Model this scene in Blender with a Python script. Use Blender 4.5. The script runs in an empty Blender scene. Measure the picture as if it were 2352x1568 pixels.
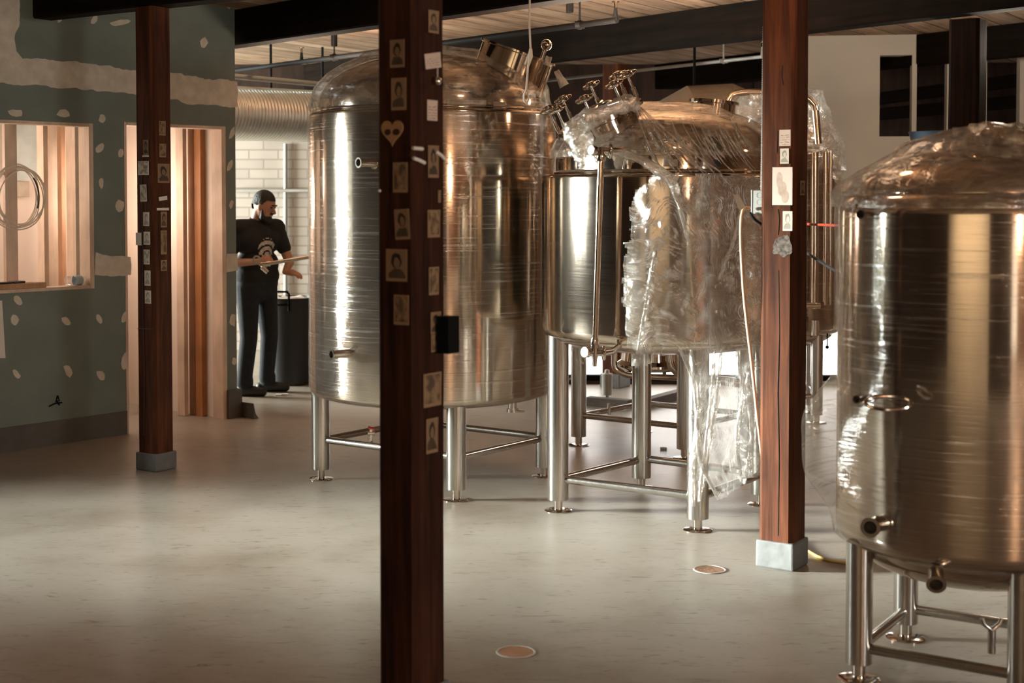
import bpy, bmesh, math, random
from mathutils import Vector, Matrix, Euler, noise

SC = bpy.context.scene
COL = SC.collection
random.seed(7)
V = Vector
PI = math.pi

# ------------------------------------------------------------------ camera
PITCH = math.radians(2.0)
SHIFT = -0.0935
CAMZ = 1.7
cam_d = bpy.data.cameras.new('camera')
cam = bpy.data.objects.new('camera', cam_d)
COL.objects.link(cam)
cam.location = (0, 0, CAMZ)
cam.rotation_euler = (PI / 2 - PITCH, 0, 0)
cam_d.lens = 50
cam_d.sensor_width = 36
cam_d.shift_y = SHIFT
cam_d.clip_end = 100
cam_d.dof.use_dof = True
cam_d.dof.focus_distance = 7.8
cam_d.dof.aperture_fstop = 3.2
SC.camera = cam

# ------------------------------------------------------------------ world, lights, exposure
SC.view_settings.view_transform = 'Standard'
SC.view_settings.look = 'None'
SC.view_settings.gamma = 1
SC.view_settings.use_curve_mapping = False
SC.view_settings.exposure = 0.0
world = bpy.data.worlds.new('world')
SC.world = world
world.use_nodes = True
world.node_tree.nodes['Background'].inputs[0].default_value = (0.75, 0.85, 0.82, 1)
world.node_tree.nodes['Background'].inputs[1].default_value = 1.0

COOL = (0.94, 1.0, 0.93)
WARM = (1.0, 0.60, 0.36)
PEACH = (1.0, 0.72, 0.55)


def area(name, loc, target, sx, sy, power, color, spread=180):
    d = bpy.data.lights.new(name, 'AREA')
    d.shape = 'RECTANGLE'
    d.size = sx
    d.size_y = sy
    d.energy = power
    d.color = color
    d.spread = math.radians(spread)
    o = bpy.data.objects.new(name, d)
    COL.objects.link(o)
    o.location = loc
    o.rotation_euler = (V(target) - V(loc)).to_track_quat('-Z', 'Y').to_euler()
    return o


def lamp(name, loc, power, color, radius=0.06):
    d = bpy.data.lights.new(name, 'POINT')
    d.energy = power
    d.color = color
    d.shadow_soft_size = radius
    o = bpy.data.objects.new(name, d)
    COL.objects.link(o)
    o.location = loc
    return o


# daylight standing outside each window opening
area('daylight_left', (-8.15, 7.25, 1.75), (0.6, 6.9, 0.45), 2.0, 2.0, 185, COOL, 18)
area('daylight_left_rear', (-8.15, 13.9, 1.6), (0, 12.5, 0.6), 2.2, 2.2, 1250, COOL, 150)
# (the low back window is a lit pane, see window 3)
area('daylight_front', (-0.9, -6.2, 1.35), (0.5, 4, 1.3), 1.5, 2.4, 9, (1.0, 0.78, 0.56), 160)
area('daylight_front_right', (3.3, -6.2, 1.35), (1.0, 4, 1.3), 1.3, 2.4, 8, (1.0, 0.68, 0.44), 160)
area('daylight_right', (6.66, -2.0, 1.45), (0, -2.0, 1.45), 2.0, 1.7, 350, (1.0, 0.95, 0.87), 150)
# warm lamps, with added fill lights among them
area('uplight', (0.6, 9.05, 2.42), (0.62, 9.15, 3.2), 0.5, 0.3, 120, (1.0, 0.80, 0.62), 170)
area('uplight_left', (-1.65, 11.65, 2.45), (-1.6, 11.6, 3.2), 0.4, 0.3, 50, (1.0, 0.78, 0.60), 170)
area('rear_wall_fill', (-1.6, -0.75, 2.95), (-1.6, -1.8, 1.5), 3.6, 0.1, 58, (1.0, 0.80, 0.58), 110)  # added light so the rear wall shows in the tank steel
lamp('fill_back_right', (3.5, 10.0, 2.75), 50, (1.0, 0.86, 0.70), 0.1)  # added fill to brighten the white board wall
lamp('bulb_stud_room', (-4.08, 9.85, 1.9), 36, (1.0, 0.80, 0.66), 0.25)
lamp('fill_stud_room_door', (-3.05, 10.88, 1.7), 26, (1.0, 0.80, 0.66), 0.25)  # second light added to even out the stud room
lamp('bulb_hall', (1.0, 5.8, 2.86), 15, (1.0, 0.66, 0.42), 0.09)
lamp('fill_front', (3.6, -3.6, 2.4), 260, WARM, 0.1)  # added fill to warm the boarding mirrored in the tanks
lamp('bulb_hall_right', (3.4, 7.2, 2.6), 8, WARM, 0.09)


# ------------------------------------------------------------------ pixel <-> place helpers
def ray(px, py):
    u = (px - 1176) / 2352 * 36
    v = ((784 - py) / 2352 + SHIFT) * 36
    up = V((0, math.sin(PITCH), math.cos(PITCH)))
    fw = V((0, math.cos(PITCH), -math.sin(PITCH)))
    return V((u, 0, 0)) + up * v + fw * 50


O = V((0, 0, CAMZ))


def at(px, py, Y):
    d = ray(px, py)
    return O + d * (Y / d.y)


def fl(px, py, z=0.0):
    d = ray(px, py)
    return O + d * ((z - CAMZ) / d.z)


def on_plane(px, py, p, n):
    d = ray(px, py)
    t = (V(p) - O).dot(n) / d.dot(n)
    return O + d * t


# ------------------------------------------------------------------ object helpers
def link(o, parent=None):
    COL.objects.link(o)
    if parent:
        o.parent = parent
    return o


def tag(o, label, cat, group=None, kind=None):
    o['label'] = label
    o['category'] = cat
    if group:
        o['group'] = group
    if kind:
        o['kind'] = kind
    return o


def thing(name, label, cat, loc=(0, 0, 0), rz=0, group=None, rot=None):
    o = bpy.data.objects.new(name, None)
    o.empty_display_size = 0.1
    link(o)
    o.location = loc
    o.rotation_euler = rot if rot else (0, 0, rz)
    return tag(o, label, cat, group)


class MB:
    """collects shapes, links them as ONE mesh object"""

    def __init__(self):
        self.bm = bmesh.new()
        self.uv = self.bm.loops.layers.uv.new('UVMap')

    def faces(self, pts, polys, mi=0, uvs=None):
        vs = [self.bm.verts.new(p) for p in pts]
        for pl in polys:
            try:
                f = self.bm.faces.new([vs[i] for i in pl])
            except ValueError:
                continue
            f.material_index = mi
            f.smooth = True
            if uvs:
                for lp, i in zip(f.loops, pl):
                    lp[self.uv].uv = uvs[i]
        return vs

    def box(self, c, s, M=None, mi=0, bevel=0):
        c = V(c)
        h = V(s) / 2
        pts = [V((x, y, z)) for x in (-1, 1) for y in (-1, 1) for z in (-1, 1)]
        pts = [c + V((p.x * h.x, p.y * h.y, p.z * h.z)) for p in pts]
        if M:
            pts = [M @ p for p in pts]
        polys = [(0, 1, 3, 2), (4, 6, 7, 5), (0, 4, 5, 1), (2, 3, 7, 6), (0, 2, 6, 4), (1, 5, 7, 3)]
        vs = self.faces(pts, polys, mi)
        fs = {f for v in vs for f in v.link_faces}
        for f in fs:
            f.smooth = False
        if bevel:
            es = list({e for f in fs for e in f.edges})
            bmesh.ops.bevel(self.bm, geom=es, offset=bevel, segments=2, affect='EDGES', profile=0.5)
        return self

    def prism(self, poly, z0, z1, M=None, mi=0):
        n = len(poly)
        pts = [V((p[0], p[1], z0)) for p in poly] + [V((p[0], p[1], z1)) for p in poly]
        if M:
            pts = [M @ p for p in pts]
        polys = [tuple(range(n))[::-1], tuple(range(n, 2 * n))]
        polys += [(i, (i + 1) % n, n + (i + 1) % n, n + i) for i in range(n)]
        vs = self.faces(pts, polys, mi)
        for f in {f for v in vs for f in v.link_faces}:
            f.smooth = False
        return self

    def tube(self, path, r, seg=14, mi=0, caps=True, closed=False, M=None):
        path = [V(p) for p in path]
        if M:
            path = [M @ p for p in path]
        n = len(path)
        rs = r if isinstance(r, (list, tuple)) else [r] * n
        pts = []
        uvs = []
        t0 = (path[1] - path[0]).normalized()
        ref = V((0, 0, 1)) if abs(t0.z) < 0.9 else V((1, 0, 0))
        a = t0.cross(ref).normalized()
        acc = 0
        for i, p in enumerate(path):
            if closed:
                t = (path[(i + 1) % n] - path[i - 1]).normalized()
            elif i == 0:
                t = t0
            elif i == n - 1:
                t = (path[-1] - path[-2]).normalized()
            else:
                t = ((path[i + 1] - p).normalized() + (p - path[i - 1]).normalized()).normalized()
            a = (a - t * a.dot(t)).normalized()
            b = t.cross(a)
            if i:
                acc += (p - path[i - 1]).length
            for k in range(seg):
                th = 2 * PI * k / seg
                pts.append(p + (a * math.cos(th) + b * math.sin(th)) * rs[i])
                uvs.append((k / seg, acc))
        polys = []
        m = n if closed else n - 1
        for i in range(m):
            j = (i + 1) % n
            for k in range(seg):
                k2 = (k + 1) % seg
                polys.append((i * seg + k, i * seg + k2, j * seg + k2, j * seg + k))
        if caps and not closed:
            polys.append(tuple(range(seg))[::-1])
            polys.append(tuple((n - 1) * seg + k for k in range(seg)))
        self.faces(pts, polys, mi, uvs)
        return self

    def lathe(self, prof, seg=96, M=None, mi=0, f=None, cap=False, th0=0, th1=2 * PI):
        full = abs(th1 - th0 - 2 * PI) < 1e-6
        cols = seg if full else seg + 1
        pts, uvs = [], []
        acc = 0
        for i, (r, z) in enumerate(prof):
            if i:
                acc += math.hypot(r - prof[i - 1][0], z - prof[i - 1][1])
            for k in range(cols):
                th = th0 + (th1 - th0) * k / seg
                rr, zz = (r, z) if f is None else f(th, r, z)
                pts.append(V((rr * math.cos(th), rr * math.sin(th), zz)))
                uvs.append((th, acc))
        if M:
            pts = [M @ p for p in pts]
        polys = []
        for i in range(len(prof) - 1):
            for k in range(seg):
                k2 = (k + 1) % cols
                polys.append((i * cols + k, i * cols + k2, (i + 1) * cols + k2, (i + 1) * cols + k))
        if cap:
            polys.append(tuple(range(cols))[::-1])
            polys.append(tuple((len(prof) - 1) * cols + k for k in range(cols)))
        self.faces(pts, polys, mi, uvs)
        return self

    def ell(self, c, r, M=None, mi=0, seg=20, rings=12):
        prof = [(max(math.sin(PI * i / rings), 1e-4), -math.cos(PI * i / rings)) for i in range(rings + 1)]
        T = Matrix.Translation(V(c)) @ Matrix.Diagonal((*(r if isinstance(r, (tuple, list, Vector)) else (r, r, r)), 1))
        if M:
            T = M @ T
        return self.lathe(prof, seg, T, mi)

    def cap(self, p0, p1, r0, r1, seg=16):
        p0, p1 = V(p0), V(p1)
        d = (p1 - p0)
        L = d.length
        q = d.to_track_quat('Z', 'Y').to_matrix().to_4x4()
        T = Matrix.Translation(p0) @ q
        prof = [(max(r0 * math.sin(a), 1e-4), -r0 * math.cos(a)) for a in [PI / 2 * i / 5 for i in range(6)]]
        prof += [(max(r1 * math.cos(a), 1e-4), L + r1 * math.sin(a)) for a in [PI / 2 * i / 5 for i in range(6)]]
        return self.lathe(prof, seg, T)

    def build(self, name, mats, parent=None, smooth_angle=40, M=None):
        bm = self.bm
        bmesh.ops.remove_doubles(bm, verts=bm.verts, dist=1e-5)
        bmesh.ops.recalc_face_normals(bm, faces=bm.faces)
        me = bpy.data.meshes.new(name)
        if smooth_angle is not None:
            lim = math.radians(smooth_angle)
            for e in bm.edges:
                if len(e.link_faces) == 2 and e.calc_face_angle(0) > lim:
                    e.smooth = False
        bm.to_mesh(me)
        bm.free()
        for m in (mats if isinstance(mats, (list, tuple)) else [mats]):
            me.materials.append(m)
        o = bpy.data.objects.new(name, me)
        link(o, parent)
        if M:
            o.matrix_local = M
        return o


def wall_mb(P0, P1, z0, z1, th, holes=(), mi=0):
    """a wall standing on the line P0-P1, its body on the left of that direction; holes (s0,s1,za,zb)"""
    mb = MB()
    P0, P1 = V((P0[0], P0[1], 0)), V((P1[0], P1[1], 0))
    d = (P1 - P0)
    L = d.length
    d.normalize()
    n = V((-d.y, d.x, 0))
    M = Matrix((((d.x), n.x, 0, P0.x), (d.y, n.y, 0, P0.y), (0, 0, 1, 0), (0, 0, 0, 1)))
    ss = sorted({0, L, *[h[0] for h in holes], *[h[1] for h in holes]})
    for a, b in zip(ss, ss[1:]):
        if b - a < 1e-4:
            continue
        cuts = sorted([(h[2], h[3]) for h in holes if h[0] <= a + 1e-4 and h[1] >= b - 1e-4])
        z = z0
        for (ca, cb) in cuts:
            if ca > z:
                mb.box(((a + b) / 2, th / 2, (z + ca) / 2), (b - a, th, ca - z), M, mi)
            z = max(z, cb)
        if z1 > z:
            mb.box(((a + b) / 2, th / 2, (z + z1) / 2), (b - a, th, z1 - z), M, mi)
    return mb, M


def struct(o):
    o['kind'] = 'structure'
    return o


# ------------------------------------------------------------------ materials
def mat(name):
    m = bpy.data.materials.new(name)
    m.use_nodes = True
    nt = m.node_tree
    nt.nodes.clear()
    out = nt.nodes.new('ShaderNodeOutputMaterial')
    return m, nt, out


def N(nt, typ, **kw):
    n = nt.nodes.new('ShaderNode' + typ)
    for k, v in kw.items():
        if k.startswith('i_'):
            key = k[2:]
            key = int(key) if key.isdigit() else key.replace('_', ' ')
            n.inputs[key].default_value = v
        else:
            setattr(n, k, v)
    return n


def L(nt, a, ao, b, bi):
    nt.links.new(a.outputs[ao], b.inputs[bi])


def ramp(nt, stops):
    r = N(nt, 'ValToRGB')
    e = r.color_ramp.elements
    while len(e) < len(stops):
        e.new(0.5)
    for k, (p, c) in enumerate(stops):
        e[k].position = p
        e[k].color = (*c, 1) if len(c) == 3 else c
    return r


def bsdf(nt, out, **kw):
    b = N(nt, 'BsdfPrincipled')
    for k, v in kw.items():
        b.inputs[k.replace('_', ' ')].default_value = v
    L(nt, b, 0, out, 0)
    return b


def coords(nt, scale=(1, 1, 1), rot=(0, 0, 0), src='Object'):
    tc = N(nt, 'TexCoord')
    mp = N(nt, 'Mapping')
    mp.inputs['Scale'].default_value = scale
    mp.inputs['Rotation'].default_value = rot
    L(nt, tc, src, mp, 0)
    return mp


def plain(name, col, rough=0.6, metal=0.0, var=0.12, scale=8, bump=0.0, spec=0.5):
    """one colour with soft mottling"""
    m, nt, out = mat(name)
    b = bsdf(nt, out, Roughness=rough, Metallic=metal)
    b.inputs['Specular IOR Level'].default_value = spec
    mp = coords(nt)
    nz = N(nt, 'TexNoise', i_Scale=scale, i_Detail=5.0)
    L(nt, mp, 0, nz, 'Vector')
    lo = tuple(max(c * (1 - var), 0) for c in col)
    hi = tuple(min(c * (1 + var), 1) for c in col)
    r = ramp(nt, [(0.3, lo), (0.7, hi)])
    L(nt, nz, 0, r, 0)
    L(nt, r, 0, b, 'Base Color')
    if bump:
        bp = N(nt, 'Bump', i_Strength=bump, i_Distance=0.02)
        L(nt, nz, 0, bp, 'Height')
        L(nt, bp, 0, b, 'Normal')
    return m


def wood(name, lo, hi, axis='z', rough=0.65, scale=1.0, bump=0.3, streak=14, spec=0.3):
    m, nt, out = mat(name)
    b = bsdf(nt, out, Roughness=rough)
    b.inputs['Specular IOR Level'].default_value = spec
    s = {'z': (streak, streak, 0.8), 'x': (0.8, streak, streak), 'y': (streak, 0.8, streak)}[axis]
    mp = coords(nt, tuple(c * scale for c in s))
    nz = N(nt, 'TexNoise', i_Scale=2.2, i_Detail=7.0, i_Roughness=0.62, i_Distortion=0.4)
    L(nt, mp, 0, nz, 'Vector')
    r = ramp(nt, [(0.28, lo), (0.55, tuple((a + c) / 2 for a, c in zip(lo, hi))), (0.75, hi)])
    L(nt, nz, 0, r, 0)
    mp2 = coords(nt, (2.5, 2.5, 1.5))
    n2 = N(nt, 'TexNoise', i_Scale=2.0, i_Detail=4.0)
    L(nt, mp2, 0, n2, 'Vector')
    r2 = ramp(nt, [(0.3, (0.7, 0.68, 0.66)), (0.7, (1.1, 1.08, 1.05))])
    L(nt, n2, 0, r2, 0)
    mx = N(nt, 'MixRGB', blend_type='MULTIPLY', i_Fac=1.0)
    L(nt, r, 0, mx, 1)
    L(nt, r2, 0, mx, 2)
    L(nt, mx, 0, b, 'Base Color')
    bp = N(nt, 'Bump', i_Strength=bump, i_Distance=0.01)
    L(nt, nz, 0, bp, 'Height')
    L(nt, bp, 0, b, 'Normal')
    return m


def steel(name, col=(0.68, 0.585, 0.49), rough=0.09, brush=(1, 1, 90), bump=0.02):
    m, nt, out = mat(name)
    b = bsdf(nt, out, Metallic=1.0, Roughness=rough)
    mp = coords(nt, brush)
    nz = N(nt, 'TexNoise', i_Scale=3.0, i_Detail=4.0)
    L(nt, mp, 0, nz, 'Vector')
    r = ramp(nt, [(0.3, tuple(c * 0.93 for c in col)), (0.7, tuple(min(1, c * 1.05) for c in col))])
    L(nt, nz, 0, r, 0)
    L(nt, r, 0, b, 'Base Color')
    mr = N(nt, 'MapRange', i_3=rough * 0.8, i_4=rough * 1.35)
    L(nt, nz, 0, mr, 0)
    L(nt, mr, 0, b, 'Roughness')
    bp = N(nt, 'Bump', i_Strength=bump, i_Distance=0.004)
    L(nt, nz, 0, bp, 'Height')
    L(nt, bp, 0, b, 'Normal')
    return m


def film(name, base=0.08, streak=0.5, haze=0.06, uvs=(2.0, 70.0), tilt=0.0, rough=0.12, bump=0.35, crumple=0.0,
         lo=0.55, hi=0.72):
    """thin clear plastic film: mostly see-through, glossy along its stretched creases"""
    m, nt, out = mat(name)
    mp = coords(nt, (uvs[0], uvs[1], 1), (0, 0, tilt), 'UV')
    nz = N(nt, 'TexNoise', i_Scale=1.0, i_Detail=5.0, i_Roughness=0.6)
    L(nt, mp, 0, nz, 'Vector')
    hgt = nz
    if crumple:
        mo = coords(nt)
        vz = N(nt, 'TexNoise', i_Scale=crumple, i_Detail=6.0, i_Roughness=0.65, i_Distortion=0.8)
        L(nt, mo, 0, vz, 'Vector')
        ad = N(nt, 'Math', operation='ADD')
        L(nt, nz, 0, ad, 0)
        L(nt, vz, 0, ad, 1)
        mu = N(nt, 'Math', operation='MULTIPLY', i_1=0.5)
        L(nt, ad, 0, mu, 0)
        hgt = mu
    bp = N(nt, 'Bump', i_Strength=bump, i_Distance=0.012)
    L(nt, hgt, 0, bp, 'Height')
    r = ramp(nt, [(lo, (0, 0, 0)), (hi, (1, 1, 1))])
    L(nt, hgt, 0, r, 0)
    lw = N(nt, 'LayerWeight', i_Blend=0.35)
    L(nt, bp, 0, lw, 'Normal')
    pw = N(nt, 'Math', operation='MULTIPLY', i_1=0.35)
    L(nt, lw, 'Fresnel', pw, 0)
    st = N(nt, 'Math', operation='MULTIPLY_ADD', i_1=streak, i_2=base)
    L(nt, r, 0, st, 0)
    fac = N(nt, 'Math', operation='ADD', use_clamp=True)
    L(nt, st, 0, fac, 0)
    L(nt, pw, 0, fac, 1)
    tr = N(nt, 'BsdfTransparent', i_Color=(0.97, 0.965, 0.95, 1))
    gl = N(nt, 'BsdfGlossy', i_Roughness=rough, i_Color=(0.95, 0.93, 0.9, 1))
    L(nt, bp, 0, gl, 'Normal')
    df = N(nt, 'BsdfDiffuse', i_Color=(0.85, 0.83, 0.8, 1))
    tl = N(nt, 'BsdfTranslucent', i_Color=(0.85, 0.83, 0.8, 1))
    dd = N(nt, 'MixShader', i_Fac=0.5)
    L(nt, df, 0, dd, 1)
    L(nt, tl, 0, dd, 2)
    m1 = N(nt, 'MixShader')
    L(nt, fac, 0, m1, 0)
    L(nt, tr, 0, m1, 1)
    L(nt, gl, 0, m1, 2)
    hz = N(nt, 'Math', operation='MULTIPLY_ADD', i_1=haze, i_2=haze * 0.5)
    L(nt, r, 0, hz, 0)
    m2 = N(nt, 'MixShader')
    L(nt, hz, 0, m2, 0)
    L(nt, m1, 0, m2, 1)
    L(nt, dd, 0, m2, 2)
    L(nt, m2, 0, out, 0)
    return m


def card_mat(name, kind, paper, ink):
    """a small printed paper; picture laid out over the card's own face"""
    m, nt, out = mat(name)
    b = bsdf(nt, out, Roughness=0.7)
    b.inputs['Specular IOR Level'].default_value = 0.25
    tc = N(nt, 'TexCoord')
    oi = N(nt, 'ObjectInfo')
    sep = N(nt, 'SeparateXYZ')
    L(nt, tc, 'Generated', sep, 0)
    off = N(nt, 'VectorMath', operation='SCALE')
    cx = N(nt, 'CombineXYZ', i_X=1.0, i_Y=0.7, i_Z=0.3)
    rnd = N(nt, 'Math', operation='MULTIPLY', i_1=40.0)
    L(nt, oi, 'Random', rnd, 0)
    L(nt, cx, 0, off, 0)
    L(nt, rnd, 0, off, 'Scale')
    add = N(nt, 'VectorMath', operation='ADD')
    L(nt, tc, 'Generated', add, 0)
    L(nt, off, 0, add, 1)
    nz = N(nt, 'TexNoise', i_Scale={'portrait': 3.6, 'drawing': 4.2, 'note': 9.0, 'scene': 3.0, 'heart': 3.0}[kind], i_Detail=5.0)
    L(nt, add, 0, nz, 'Vector')

    def mth(op, a, bb=None, c=None, clamp=False):
        n = N(nt, 'Math', operation=op, use_clamp=clamp)
        for i, x in enumerate((a, bb, c)):
            if x is None:
                continue
            if isinstance(x, (int, float)):
                n.inputs[i].default_value = x
            else:
                nt.links.new(x, n.inputs[i])
        return n.outputs[0]
    X, Y = sep.outputs[0], sep.outputs[1]
    nv = nz.outputs[0]

    def ellipse(x0, y0, rx, ry, soft=6.0):
        dx = mth('DIVIDE', mth('SUBTRACT', X, x0), rx)
        dy = mth('DIVIDE', mth('SUBTRACT', Y, y0), ry)
        d = mth('ADD', mth('MULTIPLY', dx, dx), mth('MULTIPLY', dy, dy))
        d = mth('ADD', d, mth('MULTIPLY', mth('SUBTRACT', nv, 0.5), 1.6))
        return mth('MULTIPLY', mth('SUBTRACT', 1.0, d), soft, clamp=True)
    if kind in ('portrait', 'scene'):
        inside = mth('MULTIPLY', mth('MULTIPLY', mth('GREATER_THAN', X, 0.07), mth('LESS_THAN', X, 0.93)),
                     mth('MULTIPLY', mth('GREATER_THAN', Y, 0.10), mth('LESS_THAN', Y, 0.95)))
        if kind == 'portrait':
            hair = ellipse(0.5, 0.64, 0.27, 0.25)
            face = ellipse(0.52, 0.58, 0.16, 0.17)
            body = ellipse(0.5, 0.12, 0.42, 0.30)
            k = mth('MAXIMUM', mth('SUBTRACT', hair, mth('MULTIPLY', face, 0.85)), mth('MULTIPLY', body, 0.8))
        else:
            k = mth('MULTIPLY', mth('SUBTRACT', nv, 0.42), 5.0, clamp=True)
        k = mth('ADD', mth('MULTIPLY', k, 0.85), mth('MULTIPLY', nv, 0.25), clamp=True)
        k = mth('MULTIPLY', k, inside)
    elif kind == 'note':
        wv = N(nt, 'TexWave', i_Scale=2.2, i_Distortion=3.5, i_Detail=2.0)
        wv.bands_direction = 'Y'
        L(nt, add, 0, wv, 'Vector')
        ln = mth('GREATER_THAN', wv.outputs[1], 0.75)
        wx = mth('GREATER_THAN', nv, 0.46)
        ins = mth('MULTIPLY', mth('MULTIPLY', mth('GREATER_THAN', X, 0.1), mth('LESS_THAN', X, 0.9)),
                  mth('MULTIPLY', mth('GREATER_THAN', Y, 0.08), mth('LESS_THAN', Y, 0.72)))
        k = mth('MULTIPLY', mth('MULTIPLY', ln, wx), mth('MULTIPLY', ins, 0.75))
    elif kind == 'drawing':
        a = ellipse(0.36, 0.66, 0.16, 0.24, 3)
        c = ellipse(0.5, 0.42, 0.24, 0.22, 3)
        e = ellipse(0.66, 0.22, 0.2, 0.18, 3)
        k = mth('MULTIPLY', mth('MAXIMUM', mth('MAXIMUM', a, c), e), mth('MULTIPLY', nv, 1.15))
    else:
        a = ellipse(0.3, 0.55, 0.17, 0.13)
        c = ellipse(0.68, 0.55, 0.17, 0.13)
        k = mth('MAXIMUM', a, c)
    mx = N(nt, 'MixRGB', i_1=(*paper, 1), i_2=(*ink, 1))
    nt.links.new(k, mx.inputs[0])
    L(nt, mx, 0, b, 'Base Color')
    return m


M_ = {}
M_['steel'] = steel('stainless_steel')
M_['steel_leg'] = steel('brushed_steel', (0.58, 0.55, 0.51), 0.2, (60, 60, 1))
M_['steel_fit'] = steel('polished_fitting', (0.72, 0.66, 0.6), 0.1, (20, 20, 20))
M_['copper'] = steel('coppery_foil', (0.75, 0.42, 0.24), 0.22, (60, 60, 60), 0.8)
M_['dark_in'] = plain('dark_inside', (0.012, 0.011, 0.01), 0.5)
M_['post'] = wood('old_red_timber', (0.03, 0.011, 0.006), (0.165, 0.053, 0.022), 'z', 0.7, spec=0.12)
M_['post_dark'] = wood('near_black_timber', (0.006, 0.004, 0.003), (0.03, 0.014, 0.009), 'z', 0.8, spec=0.08)  # near-black tone for the post behind the near tank
M_['post_shaded'] = wood('shaded_red_timber', (0.014, 0.006, 0.004), (0.085, 0.029, 0.014), 'z', 0.75, spec=0.1)  # darker copy of the red timber, backlit shade put into its colour
M_['beam'] = wood('dark_beam_timber', (0.004, 0.003, 0.002), (0.014, 0.008, 0.005), 'x', 0.85, spec=0.06)
M_['concrete_paint'] = plain('grey_base_paint', (0.15, 0.152, 0.15), 0.75, bump=0.3, scale=20)
M_['stud'] = wood('new_pine', (0.64, 0.49, 0.38), (0.76, 0.62, 0.51), 'z', 0.6, bump=0.05, streak=26)
M_['stud_dark'] = wood('brown_pine', (0.40, 0.22, 0.12), (0.52, 0.31, 0.19), 'z', 0.6, bump=0.05, streak=26)
M_['stud_orange'] = wood('orange_pine', (0.42, 0.17, 0.06), (0.52, 0.25, 0.11), 'z', 0.6, bump=0.05, streak=26)
M_['peach'] = plain('plain_drywall', (0.70, 0.60, 0.52), 0.85, var=0.06, scale=2)
M_['white_board'] = plain('white_board', (0.62, 0.58, 0.51), 0.75, var=0.05, scale=2)
M_['mud'] = plain('joint_compound', (0.58, 0.53, 0.45), 0.85, var=0.14, scale=14)
M_['base_dark'] = plain('dark_cove_base', (0.085, 0.075, 0.066), 0.6, scale=12)
M_['black_plastic'] = plain('black_plastic', (0.012, 0.013, 0.014), 0.45)
M_['iron'] = plain('black_iron', (0.004, 0.004, 0.004), 0.7, spec=0.1)
M_['galv'] = steel('galvanised_sheet', (0.62, 0.63, 0.61), 0.3, (6, 6, 6), 0.1)
M_['duct_warm_lit'] = plain('warm_lit_duct', (0.42, 0.30, 0.2), 0.5, metal=0.2)  # galvanised duct, the warm light on it put into the tan
M_['pipe_grey'] = plain('grey_pipe_paint', (0.42, 0.41, 0.38), 0.45)
M_['box_grey'] = plain('grey_pvc', (0.36, 0.365, 0.35), 0.45, var=0.05)
M_['cord_cream'] = plain('cream_cord', (0.72, 0.5, 0.33), 0.5, var=0.05)
M_['cord_white'] = plain('white_cord', (0.7, 0.62, 0.52), 0.6, var=0.05)
M_['cord_black'] = plain('black_cord', (0.01, 0.011, 0.013), 0.5)
M_['cord_red'] = plain('red_cord', (0.42, 0.05, 0.025), 0.5)
M_['cord_yellow'] = plain('yellow_cord', (0.55, 0.36, 0.07), 0.5)
M_['paper'] = plain('white_paper', (0.68, 0.64, 0.58), 0.8, var=0.06, scale=20)
M_['paper_tan'] = plain('tan_paper', (0.5, 0.42, 0.33), 0.8, var=0.12, scale=20)
M_['navy'] = plain('navy_plastic', (0.02, 0.035, 0.06), 0.5)
M_['skin'] = plain('skin', (0.42, 0.22, 0.14), 0.55, var=0.08, scale=20)
M_['hair'] = plain('black_hair', (0.012, 0.009, 0.008), 0.6, bump=0.5, scale=90)
M_['tee'] = plain('black_cotton', (0.011, 0.011, 0.012), 0.9, scale=30)
M_['tee_print'] = plain('cream_print', (0.5, 0.46, 0.4), 0.85, var=0.35, scale=45)
M_['jeans'] = plain('dark_denim', (0.008, 0.0115, 0.016), 0.85, scale=30, var=0.4)
M_['boot'] = plain('black_leather', (0.012, 0.01, 0.009), 0.5)
M_['skid'] = plain('grey_timber', (0.12, 0.1, 0.085), 0.8, var=0.3)
M_['smudge'] = plain('worn_grey_paint', (0.10, 0.075, 0.06), 0.8, var=0.75, scale=70)

m_, nt_, out_ = mat('daylight_pane')
em_ = N(nt_, 'Emission', i_Color=(1.0, 0.95, 0.9, 1), i_Strength=5.0)
L(nt_, em_, 0, out_, 0)
M_['lit_pane'] = m_
M_['wrap'] = film('stretch_wrap', 0.025, 0.55, 0.03, (1.2, 75), 0.05, 0.1, 0.35, lo=0.54, hi=0.70)
M_['wrap_dome'] = film('stretch_wrap_top', 0.09, 0.65, 0.09, (3.0, 30), 0.5, 0.13, 1.0, crumple=15, lo=0.49, hi=0.62)
M_['sheet'] = film('crumpled_film', 0.05, 0.75, 0.28, (5, 42), 0.0, 0.10, 0.8, crumple=16, lo=0.49, hi=0.60)
M_['rope'] = film('bunched_film', 0.10, 0.6, 0.14, (6, 2), 0.1, 0.12, 1.0, crumple=40, lo=0.44, hi=0.58)



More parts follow.
